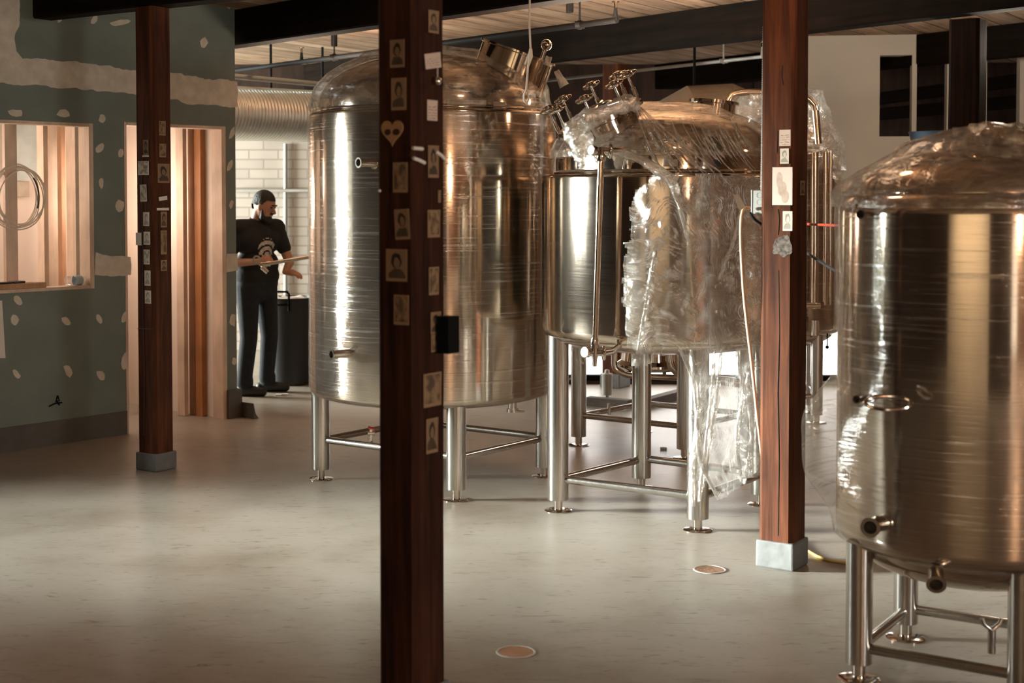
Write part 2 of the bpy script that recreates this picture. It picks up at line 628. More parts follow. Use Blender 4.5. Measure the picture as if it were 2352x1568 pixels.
def floor_material():
    m, nt, out = mat('sealed_concrete')
    b = bsdf(nt, out)
    mp = coords(nt)
    big = N(nt, 'TexNoise', i_Scale=1.1, i_Detail=8.0, i_Roughness=0.68)
    L(nt, mp, 0, big, 'Vector')
    r = ramp(nt, [(0.32, (0.23, 0.19, 0.15)), (0.5, (0.315, 0.28, 0.235)), (0.7, (0.38, 0.345, 0.30))])
    L(nt, big, 0, r, 0)
    mp2 = coords(nt, (3, 14, 1), (0, 0, 0.5))
    fine = N(nt, 'TexNoise', i_Scale=2.5, i_Detail=8.0, i_Roughness=0.7, i_Distortion=1.2)
    L(nt, mp2, 0, fine, 'Vector')
    r2 = ramp(nt, [(0.34, (0.5, 0.44, 0.38)), (0.43, (1, 1, 1)), (0.62, (1, 1, 1)), (0.75, (1.08, 1.07, 1.06))])
    L(nt, fine, 0, r2, 0)
    mx = N(nt, 'MixRGB', blend_type='MULTIPLY', i_Fac=1.0)
    L(nt, r, 0, mx, 1)
    L(nt, r2, 0, mx, 2)
    L(nt, mx, 0, b, 'Base Color')
    mr = N(nt, 'MapRange', i_3=0.29, i_4=0.42)
    L(nt, big, 0, mr, 0)
    L(nt, mr, 0, b, 'Roughness')
    b.inputs['Specular IOR Level'].default_value = 0.38
    gr = N(nt, 'TexNoise', i_Scale=60.0, i_Detail=4.0)
    L(nt, mp, 0, gr, 'Vector')
    bp = N(nt, 'Bump', i_Strength=0.12, i_Distance=0.004)
    L(nt, gr, 0, bp, 'Height')
    L(nt, bp, 0, b, 'Normal')
    return m


def plank_material(vdir):
    m, nt, out = mat('ceiling_planks')
    b = bsdf(nt, out, Roughness=0.75)
    b.inputs['Specular IOR Level'].default_value = 0.2
    ang = math.atan2(vdir[1], vdir[0])
    tc = N(nt, 'TexCoord')
    mp = N(nt, 'Mapping')
    mp.inputs['Rotation'].default_value = (0, 0, -ang)
    L(nt, tc, 'Object', mp, 0)
    sp = N(nt, 'SeparateXYZ')
    L(nt, mp, 0, sp, 0)
    W = 0.24
    d = N(nt, 'Math', operation='DIVIDE', i_1=W)
    L(nt, sp, 1, d, 0)
    fr = N(nt, 'Math', operation='FRACT')
    L(nt, d, 0, fr, 0)
    flr = N(nt, 'Math', operation='FLOOR')
    L(nt, d, 0, flr, 0)
    gap = N(nt, 'Math', operation='LESS_THAN', i_1=0.055)
    L(nt, fr, 0, gap, 0)
    wn = N(nt, 'TexWhiteNoise', noise_dimensions='1D')
    L(nt, flr, 0, wn, 'W')
    mg = N(nt, 'Mapping')
    mg.inputs['Scale'].default_value = (0.9, 7, 1)
    L(nt, mp, 0, mg, 0)
    ng = N(nt, 'TexNoise', noise_dimensions='4D', i_Scale=1.4, i_Detail=7.0, i_Roughness=0.65, i_Distortion=0.6)
    L(nt, mg, 0, ng, 'Vector')
    L(nt, wn, 0, ng, 'W')
    r = ramp(nt, [(0.3, (0.12, 0.065, 0.035)), (0.48, (0.36, 0.24, 0.155)), (0.7, (0.48, 0.36, 0.26))])
    L(nt, ng, 0, r, 0)
    br = N(nt, 'MapRange', i_3=0.65, i_4=1.1)
    L(nt, wn, 0, br, 0)
    mx = N(nt, 'MixRGB', blend_type='MULTIPLY', i_Fac=1.0)
    L(nt, r, 0, mx, 1)
    L(nt, br, 0, mx, 2)
    mx2 = N(nt, 'MixRGB', i_2=(0.02, 0.01, 0.006, 1))
    L(nt, gap, 0, mx2, 0)
    L(nt, mx, 0, mx2, 1)
    L(nt, mx2, 0, b, 'Base Color')
    return m


def brick_material():
    m, nt, out = mat('white_painted_brick')
    b = bsdf(nt, out, Roughness=0.7)
    tc = N(nt, 'TexCoord')
    mp = N(nt, 'Mapping')
    mp.inputs['Rotation'].default_value = (PI / 2, 0, 0)
    L(nt, tc, 'Object', mp, 0)
    br = N(nt, 'TexBrick', i_Scale=1.0)
    br.inputs['Brick Width'].default_value = 0.32
    br.inputs['Row Height'].default_value = 0.105
    br.inputs['Mortar Size'].default_value = 0.009
    br.inputs['Color1'].default_value = (0.52, 0.47, 0.42, 1)
    br.inputs['Color2'].default_value = (0.47, 0.42, 0.375, 1)
    br.inputs['Mortar'].default_value = (0.36, 0.31, 0.27, 1)
    L(nt, mp, 0, br, 'Vector')
    nz = N(nt, 'TexNoise', i_Scale=2.0, i_Detail=5.0)
    L(nt, mp, 0, nz, 'Vector')
    r = ramp(nt, [(0.3, (0.85, 0.84, 0.82)), (0.6, (1, 1, 1))])
    L(nt, nz, 0, r, 0)
    mx = N(nt, 'MixRGB', blend_type='MULTIPLY', i_Fac=1.0)
    L(nt, br, 0, mx, 1)
    L(nt, r, 0, mx, 2)
    L(nt, mx, 0, b, 'Base Color')
    bp = N(nt, 'Bump', i_Strength=0.4, i_Distance=0.01)
    L(nt, br, 'Fac', bp, 'Height')
    bp.invert = True
    L(nt, bp, 0, b, 'Normal')
    return m


M_['floor'] = floor_material()
M_['brick'] = brick_material()
M_['green'] = plain('green_drywall', (0.16, 0.19, 0.168), 0.8, var=0.08, scale=5)
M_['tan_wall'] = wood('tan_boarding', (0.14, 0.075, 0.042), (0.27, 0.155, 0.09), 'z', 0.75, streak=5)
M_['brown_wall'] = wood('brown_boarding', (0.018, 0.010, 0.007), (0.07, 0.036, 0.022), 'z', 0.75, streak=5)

# ------------------------------------------------------------------ the large structure
UD = V((-0.80, 0.60, 0)).normalized()        # direction of the beams
VD = V((0.60, 0.80, 0)).normalized()         # direction of the ceiling planks
ZC = 3.13
ZB = 2.86

mb = MB()
mb.box((-1, 5, -0.1), (18, 26, 0.2))
struct(mb.build('floor', M_['floor']))
mb = MB()
mb.box((-1, 5, ZC + 0.1), (18, 26, 0.2))
struct(mb.build('ceiling', plank_material((0.55, 0.84))))

# outer left wall with two windows
mb, Mw = wall_mb((-8, 17), (-8, -7), 0, ZC, -0.2, [(17 - 15, 17 - 12.8, 0.5, 2.7), (17 - 8.25, 17 - 6.05, 0.75, 2.75)])
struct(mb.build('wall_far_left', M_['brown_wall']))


def window(n, x0, y0, x1, y1, z0, z1, bars=2, bw=0.035):
    """timber window frame with glazing bars set in a wall opening"""
    P0, P1 = V((x0, y0, 0)), V((x1, y1, 0))
    d = (P1 - P0)
    w = d.length
    d.normalize()
    nn = V((-d.y, d.x, 0))
    M = Matrix(((d.x, nn.x, 0, x0), (d.y, nn.y, 0, y0), (0, 0, 1, z0), (0, 0, 0, 1)))
    mb = MB()
    h = z1 - z0
    t = 0.05
    mb.box((t / 2, 0, h / 2), (t, 0.08, h), M)
    mb.box((w - t / 2, 0, h / 2), (t, 0.08, h), M)
    mb.box((w / 2, 0, t / 2), (w, 0.08, t), M)
    mb.box((w / 2, 0, h - t / 2), (w, 0.08, t), M)
    for k in range(1, bars + 1):
        mb.box((w * k / (bars + 1), 0, h / 2), (bw, 0.05, h), M)
    mb.box((w / 2, 0, h / 2), (w, 0.05, 0.03), M)
    return struct(mb.build('window_%d' % n, M_['beam']))


window(1, -7.95, 8.25, -7.95, 6.05, 0.75, 2.75, 2, 0.13)
window(2, -7.95, 15.0, -7.95, 12.8, 0.5, 2.7, 1)

# back wall, white painted brick
mb, Mw = wall_mb((-8, 15.6), (8, 15.6), 0, 2.55, 0.2)
struct(mb.build('wall_back', M_['brick']))
# nearer back wall on the right: daylight strip low down, dark boarding above, white board to the right
YB = 12.8
mb, Mw = wall_mb((0.3, YB), (2.56, YB), 0, 1.5, 0.2, [(0.1, 2.26, 0.03, 1.38)])
mb.box((0.2, YB + 1.4, ZC / 2), (0.2, 2.8, ZC))
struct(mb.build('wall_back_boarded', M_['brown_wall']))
mb, Mw = wall_mb((2.56, YB), (6.5, YB - 0.55), 0, ZC, 0.14,
                 [(0, 0.5, 0.03, 1.38), (0.72, 1.0, 2.23, 2.95), (1.04, 1.3, 2.23, 2.95), (1.34, 1.6, 2.23, 2.95), (1.64, 1.92, 2.23, 2.95), (1.96, 2.3, 2.23, 2.95), (2.34, 2.8, 2.23, 2.95)])
struct(mb.build('wall_back_right', M_['white_board']))
window(3, 0.4, YB + 0.06, 3.05, YB + 0.02, 0.03, 1.38, 3)
mb = MB()
mb.box((1.73, YB + 0.10, 0.705), (2.62, 0.01, 1.33))
struct(mb.build('window_3_pane', M_['lit_pane']))
mb, Mw = wall_mb((2.6, 15.3), (6.5, 15.3), 0, ZC, 0.1)
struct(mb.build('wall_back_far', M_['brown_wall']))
mb = MB()
mb.box((0, 15.66, (2.55 + ZC) / 2), (16, 0.28, ZC - 2.55))
mb.box((1.6, 15.56, 2.3), (2.7, 0.06, 1.66))
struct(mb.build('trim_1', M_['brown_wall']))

# cream partition close behind the camera
mb, Mw = wall_mb((0.45, -1.8), (-4.2, -1.8), 0, ZC, 0.12)
struct(mb.build('wall_rear', plain('cream_wall', (0.62, 0.54, 0.42), 0.8, var=0.05, scale=2)))

mb, Mw = wall_mb((2.5, -1.8), (0.46, -1.8), 0, ZC, 0.12)
struct(mb.build('wall_rear_dark', M_['brown_wall']))  # unseen dark panel added for a black band mirrored in the near tank

# walls behind and to the right of the camera, dark boarding with glazed doorways
mb, Mw = wall_mb((8, -6), (-9, -6), 0, ZC, 0.2,
                 [(8 - 3.95, 8 - 2.65, 0.1, 2.6), (8 + 0.15, 8 + 1.65, 0.1, 2.6)])
struct(mb.build('wall_front', M_['tan_wall']))
window(4, 3.95, -6.05, 2.65, -6.05, 0.1, 2.6, 1)
window(7, 6.55, -3.0, 6.55, -1.0, 0.6, 2.3, 1)
window(5, -0.15, -6.05, -1.65, -6.05, 0.1, 2.6, 1)
mb, Mw = wall_mb((6.5, -6), (6.5, 15.6), 0, ZC, -0.2, [(3.0, 5.0, 0.6, 2.3)])
struct(mb.build('wall_right', M_['tan_wall']))

# ------------------------------------------------------------------ green drywall partition on the left
A_ = fl(0, 1040)
B_ = fl(545, 958)
GD = (B_ - A_)
GD.z = 0
GD.normalize()                                # along the wall, away from the camera
GN = V((GD.y, -GD.x, 0))                      # out of the wall, towards the room
GB = -GN
G0 = A_ - GD * 1.05
G0.z = 0
B_.z = 0
GL = (B_ - G0).length


def gs(px, py=600):
    """distance along the partition and height, for a point seen at that pixel"""
    p = on_plane(px, py, A_, GN)
    return (p - G0).dot(GD), p.z


s_w1 = gs(217)[0]
s_d0 = gs(287)[0]
s_d1 = gs(520)[0]
zw0 = gs(110, 668)[1]
zw1 = gs(110, 279)[1]
zd1 = gs(400, 285)[1]
s_w0 = gs(0)[0] - 0.35
mb, MG = wall_mb(G0, B_, 0, ZC, 0.12, [(s_w0, s_w1, zw0, zw1), (s_d0, s_d1, 0, zd1)])
wall_left = struct(mb.build('wall_left', M_['green']))
# MG maps (s, depth behind the face, z) to the place


def patch(mb, outline, wob=0.004, seed=0):
    """a smear of joint compound: ragged outline laid a millimetre proud of the wall"""
    pts = [gs(x, y) for x, y in outline]
    rag = []
    n = len(pts)
    for i in range(n):
        a, b = pts[i], pts[(i + 1) % n]
        L_ = math.hypot(b[0] - a[0], b[1] - a[1])
        k = max(1, int(L_ / 0.02))
        for j in range(k):
            t = j / k
            s = a[0] + (b[0] - a[0]) * t
            z = a[1] + (b[1] - a[1]) * t
            w = noise.noise(V((s * 22, z * 22, seed))) * wob * 1.2 + noise.noise(V((s * 7, z * 7, seed + 5))) * wob * 2.2
            rag.append((s + w, z + w))
    vs = [mb.bm.verts.new(MG @ V((s, -0.0015, z))) for s, z in rag]
    vb = [mb.bm.verts.new(MG @ V((s, 0.0005, z))) for s, z in rag]
    f = mb.bm.faces.new(vs)
    m = len(vs)
    for i in range(m):
        mb.bm.faces.new((vs[i], vb[i], vb[(i + 1) % m], vs[(i + 1) % m]))
    return f


def smear(mb, cx, cy, w, h, a=0, seed=0):
    ol = []
    for k in range(9):
        th = 2 * PI * k / 9
        r = 0.8 + 0.35 * noise.noise(V((cx * 0.1, cy * 0.1, k * 3.1)))
        x, y = math.cos(th) * w / 2 * r, math.sin(th) * h / 2 * r
        ol.append((cx + x * math.cos(a) - y * math.sin(a), cy + x * math.sin(a) + y * math.cos(a)))
    patch(mb, ol, 0.003, seed)


mud = MB()
patch(mud, [(-60, 120), (0, 0 - 60), (46, -60), (44, 60), (36, 75), (34, 122), (50, 137), (120, 138), (200, 146), (308, 160), (420, 172), (545, 188),
            (545, 246), (480, 242), (420, 236), (390, 228), (300, 216), (200, 206), (100, 197), (0, 192), (-60, 190)], 0.008, 1)
patch(mud, [(217, 583), (250, 586), (300, 590), (300, 632), (260, 634), (217, 632)], 0.006, 2)
patch(mud, [(521, 583), (546, 582), (546, 622), (521, 624)], 0.004, 3)
for k, (cx, cy, w, h, a) in enumerate([
        (35, 258, 46, 24, 0), (146, 261, 38, 20, 0), (235, 272, 22, 26, 0), (137, 40, 16, 30, 0), (216, 45, 15, 30, 0.5),
        (275, 52, 58, 18, -0.15), (468, 98, 22, 28, 0), (525, 10, 16, 26, 0), (229, 340, 20, 30, 0.4), (232, 420, 14, 34, 0),
        (278, 352, 18, 24, 0.3), (274, 472, 26, 34, 0.2), (533, 305, 13, 36, 0.3), (528, 380, 13, 34, 0.3), (531, 470, 10, 28, 0.3),
        (42, 690, 18, 32, -0.5), (34, 734, 22, 40, 0), (153, 737, 18, 34, -0.6), (228, 732, 15, 30, -0.6), (286, 728, 16, 34, 0.3),
        (38, 858, 16, 30, -0.6), (157, 852, 22, 36, -0.5), (231, 862, 24, 28, -0.4), (286, 830, 18, 52, 0.2), (534, 735, 16, 44, 0.1),
        (538, 830, 12, 24, 0)]):
    smear(mud, cx, cy, w, h, a, k)
mud.build('joint_compound', M_['mud'], wall_left, None)

mb = MB()
zb0 = 0.165
mb.box((s_d0 / 2, -0.006, zb0 / 2), (s_d0, 0.012, zb0), MG)
mb.box(((s_d1 + GL) / 2 + 0.01, 0.05, 0.11), (GL - s_d1 + 0.03, 0.16, 0.22), MG)
mb.prism([(0, 0), (0.05, 0), (0.02, 0.04), (0, 0.12)], 0, 0.14, MG @ Matrix.Translation((GL + 0.02, -0.03, 0)) @ Matrix.Rotation(PI / 2, 4, 'X'))
struct(mb.build('baseboard_left', M_['base_dark']))

# stud room behind the partition: end wall, inner wall, left return
mb = MB()
mb.box((GL - 0.06, 0.12 + 0.6, ZC / 2), (0.1, 1.2, ZC), MG)
mb.box((GL / 2, 1.42, ZC / 2), (GL + 0.2, 0.1, ZC), MG)
mb.box((0.05, 0.12 + 0.6, ZC / 2), (0.1, 1.2, ZC), MG)
struct(mb.build('wall_inner', M_['peach']))

# opening linings
mb = MB()
mb.box((s_w1 - 0.02, 0.06, (zw0 + zw1) / 2), (0.035, 0.125, zw1 - zw0), MG)
mb.box(((s_w0 + s_w1) / 2, 0.06, zw1 - 0.012), (s_w1 - s_w0 - 0.08, 0.125, 0.022), MG)
mb.box(((s_w0 + s_w1) / 2, 0.06, zw0 + 0.012), (s_w1 - s_w0 - 0.08, 0.125, 0.022), MG)
struct(mb.build('window_6', M_['stud']))
mb = MB()
mb.box((s_d1 - 0.02, 0.06, zd1 / 2), (0.038, 0.122, zd1), MG)
mb.box((s_d0 + 0.012, 0.06, zd1 / 2), (0.02, 0.122, zd1), MG)
mb.box(((s_d0 + s_d1) / 2, 0.06, zd1 - 0.012), (s_d1 - s_d0 - 0.06, 0.122, 0.022), MG)
struct(mb.build('door_1', M_['stud']))


def stud(pxr, back, label, wide=False, m='stud', z1=2.9):
    """a pale framing stud whose right edge is seen at that pixel, standing `back` behind the partition face"""
    p = on_plane(pxr, 500, A_ + GB * back, GN)
    s = (p - G0).dot(GD)
    w, dpt = (0.089, 0.038) if wide else (0.038, 0.089)
    mb = MB()
    mb.box((0, 0, z1 / 2), (w, dpt, z1), None, 0, 0.003)
    o = mb.build('wall_stud', M_[m])
    o.matrix_world = MG @ Matrix.Translation((s - w / 2, back + dpt / 2, 0))
    tag(o, label, 'stud', 'pine studs of the unfinished room')
    return o


stud(41, 0.16, 'pine stud with a knot holding the white cable coil in the left wall opening', True)
stud(112, 0.55, 'pine stud right of the cable coil with a pale bright front edge')
stud(133, 0.95, 'pine stud behind the water bottle, left one of the close pair', True)
stud(152, 1.05, 'narrow pine stud behind the water bottle, right one of the close pair', False, 'stud_dark')
stud(178, 0.75, 'pine stud standing next to the right jamb of the wall opening', False)
stud(199, 0.3, 'pine stud doubled against the right jamb of the wall opening', True)
stud(430, 0.35, 'bright edged pine stud standing in the doorway right of the timber post')


def stud_end(x0, x1, label, m, thick=0.05):
    """a stud standing against the end wall of the unfinished room, seen between two pixel columns"""
    P = G0 + GD * (GL - 0.112 - thick)
    b0, b1 = [(on_plane(x, 500, P, GD) - G0).dot(GB) for x in (x0, x1)]
    lo_, hi_ = min(b0, b1), max(b0, b1)
    mb = MB()
    mb.box((0, 0, 1.45), (thick, hi_ - lo_, 2.9), None, 0, 0.003)
    o = mb.build('wall_stud', M_[m])
    o.matrix_world = MG @ Matrix.Translation((GL - 0.111 - thick / 2, (lo_ + hi_) / 2, 0))
    tag(o, label, 'stud', 'pine studs of the unfinished room')


stud_end(431.5, 445, 'brown pine stud in the middle of the doorway, beside the bright edged one', 'stud_dark', 0.03)
stud_end(445.8, 461, 'orange brown pine stud in the doorway, nearest to the bare drywall', 'stud_orange', 0.045)

# pale blue drywall sheet leaning inside the opening
mb = MB()
p = on_plane(62, 500, A_ + GB * 1.2, GN)
s = (p - G0).dot(GD)
mb.box((s, 1.22, 2.24), (0.22, 0.015, 0.84), MG)
o = mb.build('drywall_sheet', plain('pale_blue_sheet', (0.5, 0.56, 0.54), 0.8))
tag(o, 'pale blue drywall sheet standing behind the coil of white cable', 'drywall sheet')

# ------------------------------------------------------------------ timber posts
FA = V((-0.83, 0.558, 0)).normalized()        # along the front face, towards the left
FB = V((0.558, 0.83, 0)).normalized()         # along the right-hand face, away


def post(corner, s, h, label, base=0.125, base_label=None, name='timber_post', bev=0.02, wm='post'):
    c = V((corner.x, corner.y, 0)) + FA * s / 2 + FB * s / 2
    ang = math.atan2(-FA.y, -FA.x)
    t = thing(name, label, 'post', c, ang, 'old timber posts')
    mb = MB()
    h2 = s / 2
    k = bev
    poly = [(-h2 + k, -h2), (h2 - k, -h2), (h2, -h2 + k), (h2, h2 - k), (h2 - k, h2), (-h2 + k, h2), (-h2, h2 - k), (-h2, -h2 + k)]
    # slightly uneven hewn faces
    n = 24
    pts = []
    for i in range(n + 1):
        z = base + (h - base) * i / n
        for (x, y) in poly:
            w = 1 + 0.02 * noise.noise(V((x * 9, y * 9 + c.x * 7, z * 2.3)))
            pts.append(V((x * w, y * w, z)))
    polys = []
    m = len(poly)
    for i in range(n):
        for j in range(m):
            polys.append((i * m + j, i * m + (j + 1) % m, (i + 1) * m + (j + 1) % m, (i + 1) * m + j))
    polys.append(tuple(range(m))[::-1])
    polys.append(tuple(n * m + j for j in range(m)))
    mb.faces(pts, polys)
    mb.build('shaft', M_[wm], t, 20)
    mb = MB()
    mb.box((0, 0, base / 2), (s + 0.016, s + 0.016, base), None, 0, 0.008)
    mb.build('base', M_['concrete_paint'], t)
    return t, c


R_C = fl(1819, 1312)
postR, cR = post(R_C, 0.168, ZB, 'red brown timber post with grey painted foot, junction box and drawing, right of centre')
L_C = fl(357, 1084)
postL, cL = post(L_C, 0.163, ZB, 'red brown timber post covered with small prints in front of the green wall', 0.11)
C_C = V((at(955, 600, 4.45).x, 4.45, 0))
postC, cC = post(C_C, 0.163, ZC - 0.02, 'nearest dark timber post with prints and a heart, crossing the whole picture', wm='post_shaded')
P4 = fl(1422, 892)
post4, c4 = post(P4, 0.185, ZB, 'far timber post behind the middle tank, under the second beam')
P5 = V((at(2246, 300, 9.3).x, 9.3, 0))
post5, c5 = post(P5, 0.2, ZB, 'dark timber post behind the near wrapped tank at the right', wm='post_dark')

# cracks and worn paint on the posts
def crack(post_t, pts, r, nm):
    mb = MB()
    mb.tube(pts, r, 6)
    o = mb.build(nm, M_['dark_in'])
    return o


def face_M(p, n, up=V((0, 0, 1))):
    x = up.cross(n).normalized()
    return Matrix(((x.x, up.x, n.x, p.x), (x.y, up.y, n.y, p.y), (x.z, up.z, n.z, p.z), (0, 0, 0, 1)))


NF = -FB                      # normal of the front (left seen) face
NR = -FA                      # normal of the right seen face


def fplane(corner, which):
    n = NF if which == 'f' else NR
    return V((corner.x, corner.y, 0)), n


def as_child(o, parent):
    mw = o.matrix_world.copy()
    o.parent = parent
    o.matrix_parent_inverse = parent.matrix_basis.inverted()
    return o


bpy.context.view_layer.update()
for (corner, pt, which, lst) in [
        (R_C, postR, 'f', [[(1797, 150), (1795, 175), (1799, 195)], [(1786, 300), (1785, 352)], [(1787, 480), (1790, 505), (1787, 540)],
                           [(1788, 620), (1790, 760), (1786, 900), (1789, 1050), (1787, 1230)]]),
        (L_C, postL, 'f', [[(327, 340), (325, 430), (328, 560), (327, 700), (331, 850), (330, 1000)], [(316, 754), (350, 756)]])]:
    p0, n = fplane(corner, which)
    for pl in lst:
        mb = MB()
        mb.tube([on_plane(x, y, p0 + n * 0.0005, n) for x, y in pl], 0.0022, 6)
        o = mb.build('crack', M_['dark_in'])
        as_child(o, pt)
p0, n = fplane(R_C, 'f')
ol = []
for k in range(26):
    th = 2 * PI * k / 26
    r = 1 + 0.5 * noise.noise(V((math.cos(th) * 1.5, math.sin(th) * 1.5, 3)))
    ol.append(on_plane(1797 + 24 * r * math.cos(th), 568 + 22 * r * math.sin(th), p0 + n * 0.0025, n))
mb = MB()
mb.faces(ol + [q - n * 0.002 for q in ol], [tuple(range(26))] + [(i, (i + 1) % 26, 26 + (i + 1) % 26, 26 + i) for i in range(26)])
o = mb.build('worn_patch', M_['smudge'])
as_child(o, postR)

# ------------------------------------------------------------------ beams
def beam(p0, p1, w, z0, z1, label):
    p0, p1 = V((p0[0], p0[1], 0)), V((p1[0], p1[1], 0))
    d = p1 - p0
    Ln = d.length
    mb = MB()
    n = 30
    hs = [(-w / 2 + 0.012, z0), (w / 2 - 0.012, z0), (w / 2, z0 + 0.012), (w / 2, z1), (-w / 2, z1), (-w / 2, z0 + 0.012)]
    pts = []
    for i in range(n + 1):
        for (y, z) in hs:
            wv = 0.006 * noise.noise(V((i * 0.5, y * 8, z * 5))) if z < z1 else 0
            pts.append(V((Ln * i / n, y + wv, z - (z0 + z1) / 2 + wv)))
    m = 6
    polys = [(i * m + j, i * m + (j + 1) % m, (i + 1) * m + (j + 1) % m, (i + 1) * m + j) for i in range(n) for j in range(m)]
    polys += [tuple(range(m))[::-1], tuple(n * m + j for j in range(m))]
    mb.faces(pts, polys)
    o = mb.build('ceiling_beam', M_['beam'], None, 25)
    o.location = (p0.x, p0.y, (z0 + z1) / 2)
    o.rotation_euler = (0, 0, math.atan2(d.y, d.x))
    tag(o, label, 'beam', 'dark ceiling beams')
    return o


def ext(a, b, ta, tb):
    d = b - a
    return a + d * ta, a + d * tb


b1a, b1b = fl(545, 112, ZB), fl(1368, 0, ZB)
e = ext(b1a, b1b, -0.55, 2.0)
d1 = (b1b - b1a).normalized()
n1 = V((-d1.y, d1.x, 0))
if n1.y < 0:
    n1 = -n1
BW = 0.17
beam(e[0] + n1 * -BW / 2, e[1] + n1 * -BW / 2, BW, ZB, ZC - 0.002, 'nearer wide dark beam crossing above the two big tanks')
b2a, b2b = fl(1266, 146, ZB), fl(2206, 40, ZB)
e = ext(b2a, b2b, -1.35, 1.6)
beam(e[0] - n1 * BW / 2, e[1] - n1 * BW / 2, BW, ZB, ZC - 0.002, 'dark beam resting on the far post behind the middle tank')
b3a, b3b = fl(1865, 176, ZB), fl(2205, 145, ZB)
e = ext(b3a, b3b, -3.2, 2.5)
beam(e[0] - n1 * BW / 2, e[1] - n1 * BW / 2, BW, ZB, ZC - 0.002, 'farthest dark beam above the white board partition')
dLR = (cR - cL)
e = (cL - dLR * 0.25, cR + dLR * 0.6)
beam(e[0], e[1], 0.16, ZB, ZC - 0.002, 'dark beam over the left post, seen only at the top edge')


# ------------------------------------------------------------------ tanks
def arc(r0, z0, r1, z1, n, kind):
    """quarter ellipse between two profile points: 'out' leaves vertically, 'in' arrives vertically"""
    o = []
    for i in range(n + 1):
        a = PI / 2 * i / n
        if kind == 'top':       # from (r0,z0) vertical, ends flat at (r1,z1)
            o.append((r1 + (r0 - r1) * math.cos(a), z0 + (z1 - z0) * math.sin(a)))
        else:                   # starts flat at (r0,z0), ends vertical at (r1,z1)
            o.append((r0 + (r1 - r0) * math.sin(a), z1 - (z1 - z0) * math.cos(a)))
    return o


def resample(prof, step):
    o = [prof[0]]
    for a, b in zip(prof, prof[1:]):
        Ln = math.hypot(b[0] - a[0], b[1] - a[1])
        k = max(1, int(Ln / step))
        for i in range(1, k + 1):
            t = i / k
            o.append((a[0] + (b[0] - a[0]) * t, a[1] + (b[1] - a[1]) * t))
    return o


def leg_part(t, x, y, ztop, r, plate=0.075, stem=0.024, z0=0.062):
    mb = MB()
    mb.tube([(x, y, z0), (x, y, ztop)], r, 28)
    lg = mb.build('leg', M_['steel_leg'], t)
    mb = MB()
    mb.tube([(x, y, 0.006), (x, y, z0 + 0.01)], stem, 18)
    mb.build('foot_stem', M_['steel_fit'], lg)
    mb = MB()
    mb.lathe([(0.001, 0.0), (plate, 0.0), (plate, 0.004), (plate * 0.9, 0.007), (stem * 1.3, 0.010), (0.001, 0.010)], 32, Matrix.Translation((x, y, 0)))
    mb.build('foot_plate', M_['steel_fit'], lg)
    return lg


def brace(t, a, b, z, r):
    mb = MB()
    mb.tube([(a[0], a[1], z), (b[0], b[1], z)], r, 16)
    return mb.build('cross_brace', M_['steel_leg'], t)


def base_tank(t, c, R, zb, zt, inset, collar, dome, dish, legs, leg_r, brace_z, brace_r, order=(0, 1, 2, 3), round_b=0.05, top_r=0.02, ring=True):
    mb = MB()
    prof = [(R - round_b, zb)] + arc(R - round_b, zb, R, zb + round_b, 5, 'bot')[1:]
    prof += [(R, zt - top_r - 0.002)] + arc(R, zt - top_r, R - top_r, zt, 6, 'top')[1:] + [(inset, zt)]
    mb.lathe(prof, 128)
    mb.build('shell', M_['steel'], t)
    mb = MB()
    prof = [(inset, zt - 0.005), (inset, zt + collar)] + arc(inset, zt + collar, 0.001, zt + collar + dome, 16, 'top')[1:]
    mb.lathe(prof, 96)
    mb.build('top_dome', M_['steel'], t)
    mb = MB()
    if ring:
        mb.lathe([(inset + 0.002, zt + 0.001), (inset + 0.018, zt + 0.004), (inset + 0.02, zt + 0.012), (inset + 0.012, zt + 0.02), (inset, zt + 0.022)], 96)
    if ring:
        mb.build('weld_ring', M_['steel_fit'], t)
    mb = MB()
    prof = [(0.001, zb - dish)]
    Rb = R - round_b - 0.004
    prof += [(Rb * math.sin(PI / 2 * i / 12), zb + 0.004 - dish * math.cos(PI / 2 * i / 12)) for i in range(1, 13)]
    mb.lathe(prof, 96)
    mb.build('bottom_dish', M_['steel'], t)
    for (x, y) in legs:
        leg_part(t, x - c[0], y - c[1], zb + 0.03, leg_r)
    for i in range(4):
        a, b = legs[order[i]], legs[order[(i + 1) % 4]]
        brace(t, (a[0] - c[0], a[1] - c[1]), (b[0] - c[0], b[1] - c[1]), brace_z + (0.0 if i % 2 else 0.006), brace_r)


def wrap_shell(t, prof, material, amp=0.006, bulge=None, seed=0, name='stretch_wrap', seg=150, off=0.008, step=0.03, th0=0, th1=2 * PI, freq=7):
    prof = resample(prof, step)

    def f(th, r, z):
        ct, st = math.cos(th), math.sin(th)
        w = noise.noise(V((ct * freq * 0.5, st * freq * 0.5, z * freq * 1.6 + seed)))
        w2 = abs(noise.noise(V((ct * freq * 1.7 + z * 3, st * freq * 1.7, z * freq * 2.6 + seed + 9))))
        d = off + amp * (0.6 + w) + amp * 0.8 * w2
        if bulge:
            d += bulge(th, r, z)
        return max(r + d * min(1, r * 8), 0.002), z + (d * 0.6 if r < prof[len(prof) // 2][0] else 0)
    mb = MB()
    mb.lathe(prof, seg, None, 0, f, False, th0, th1)
    return mb.build(name, material, t, None)


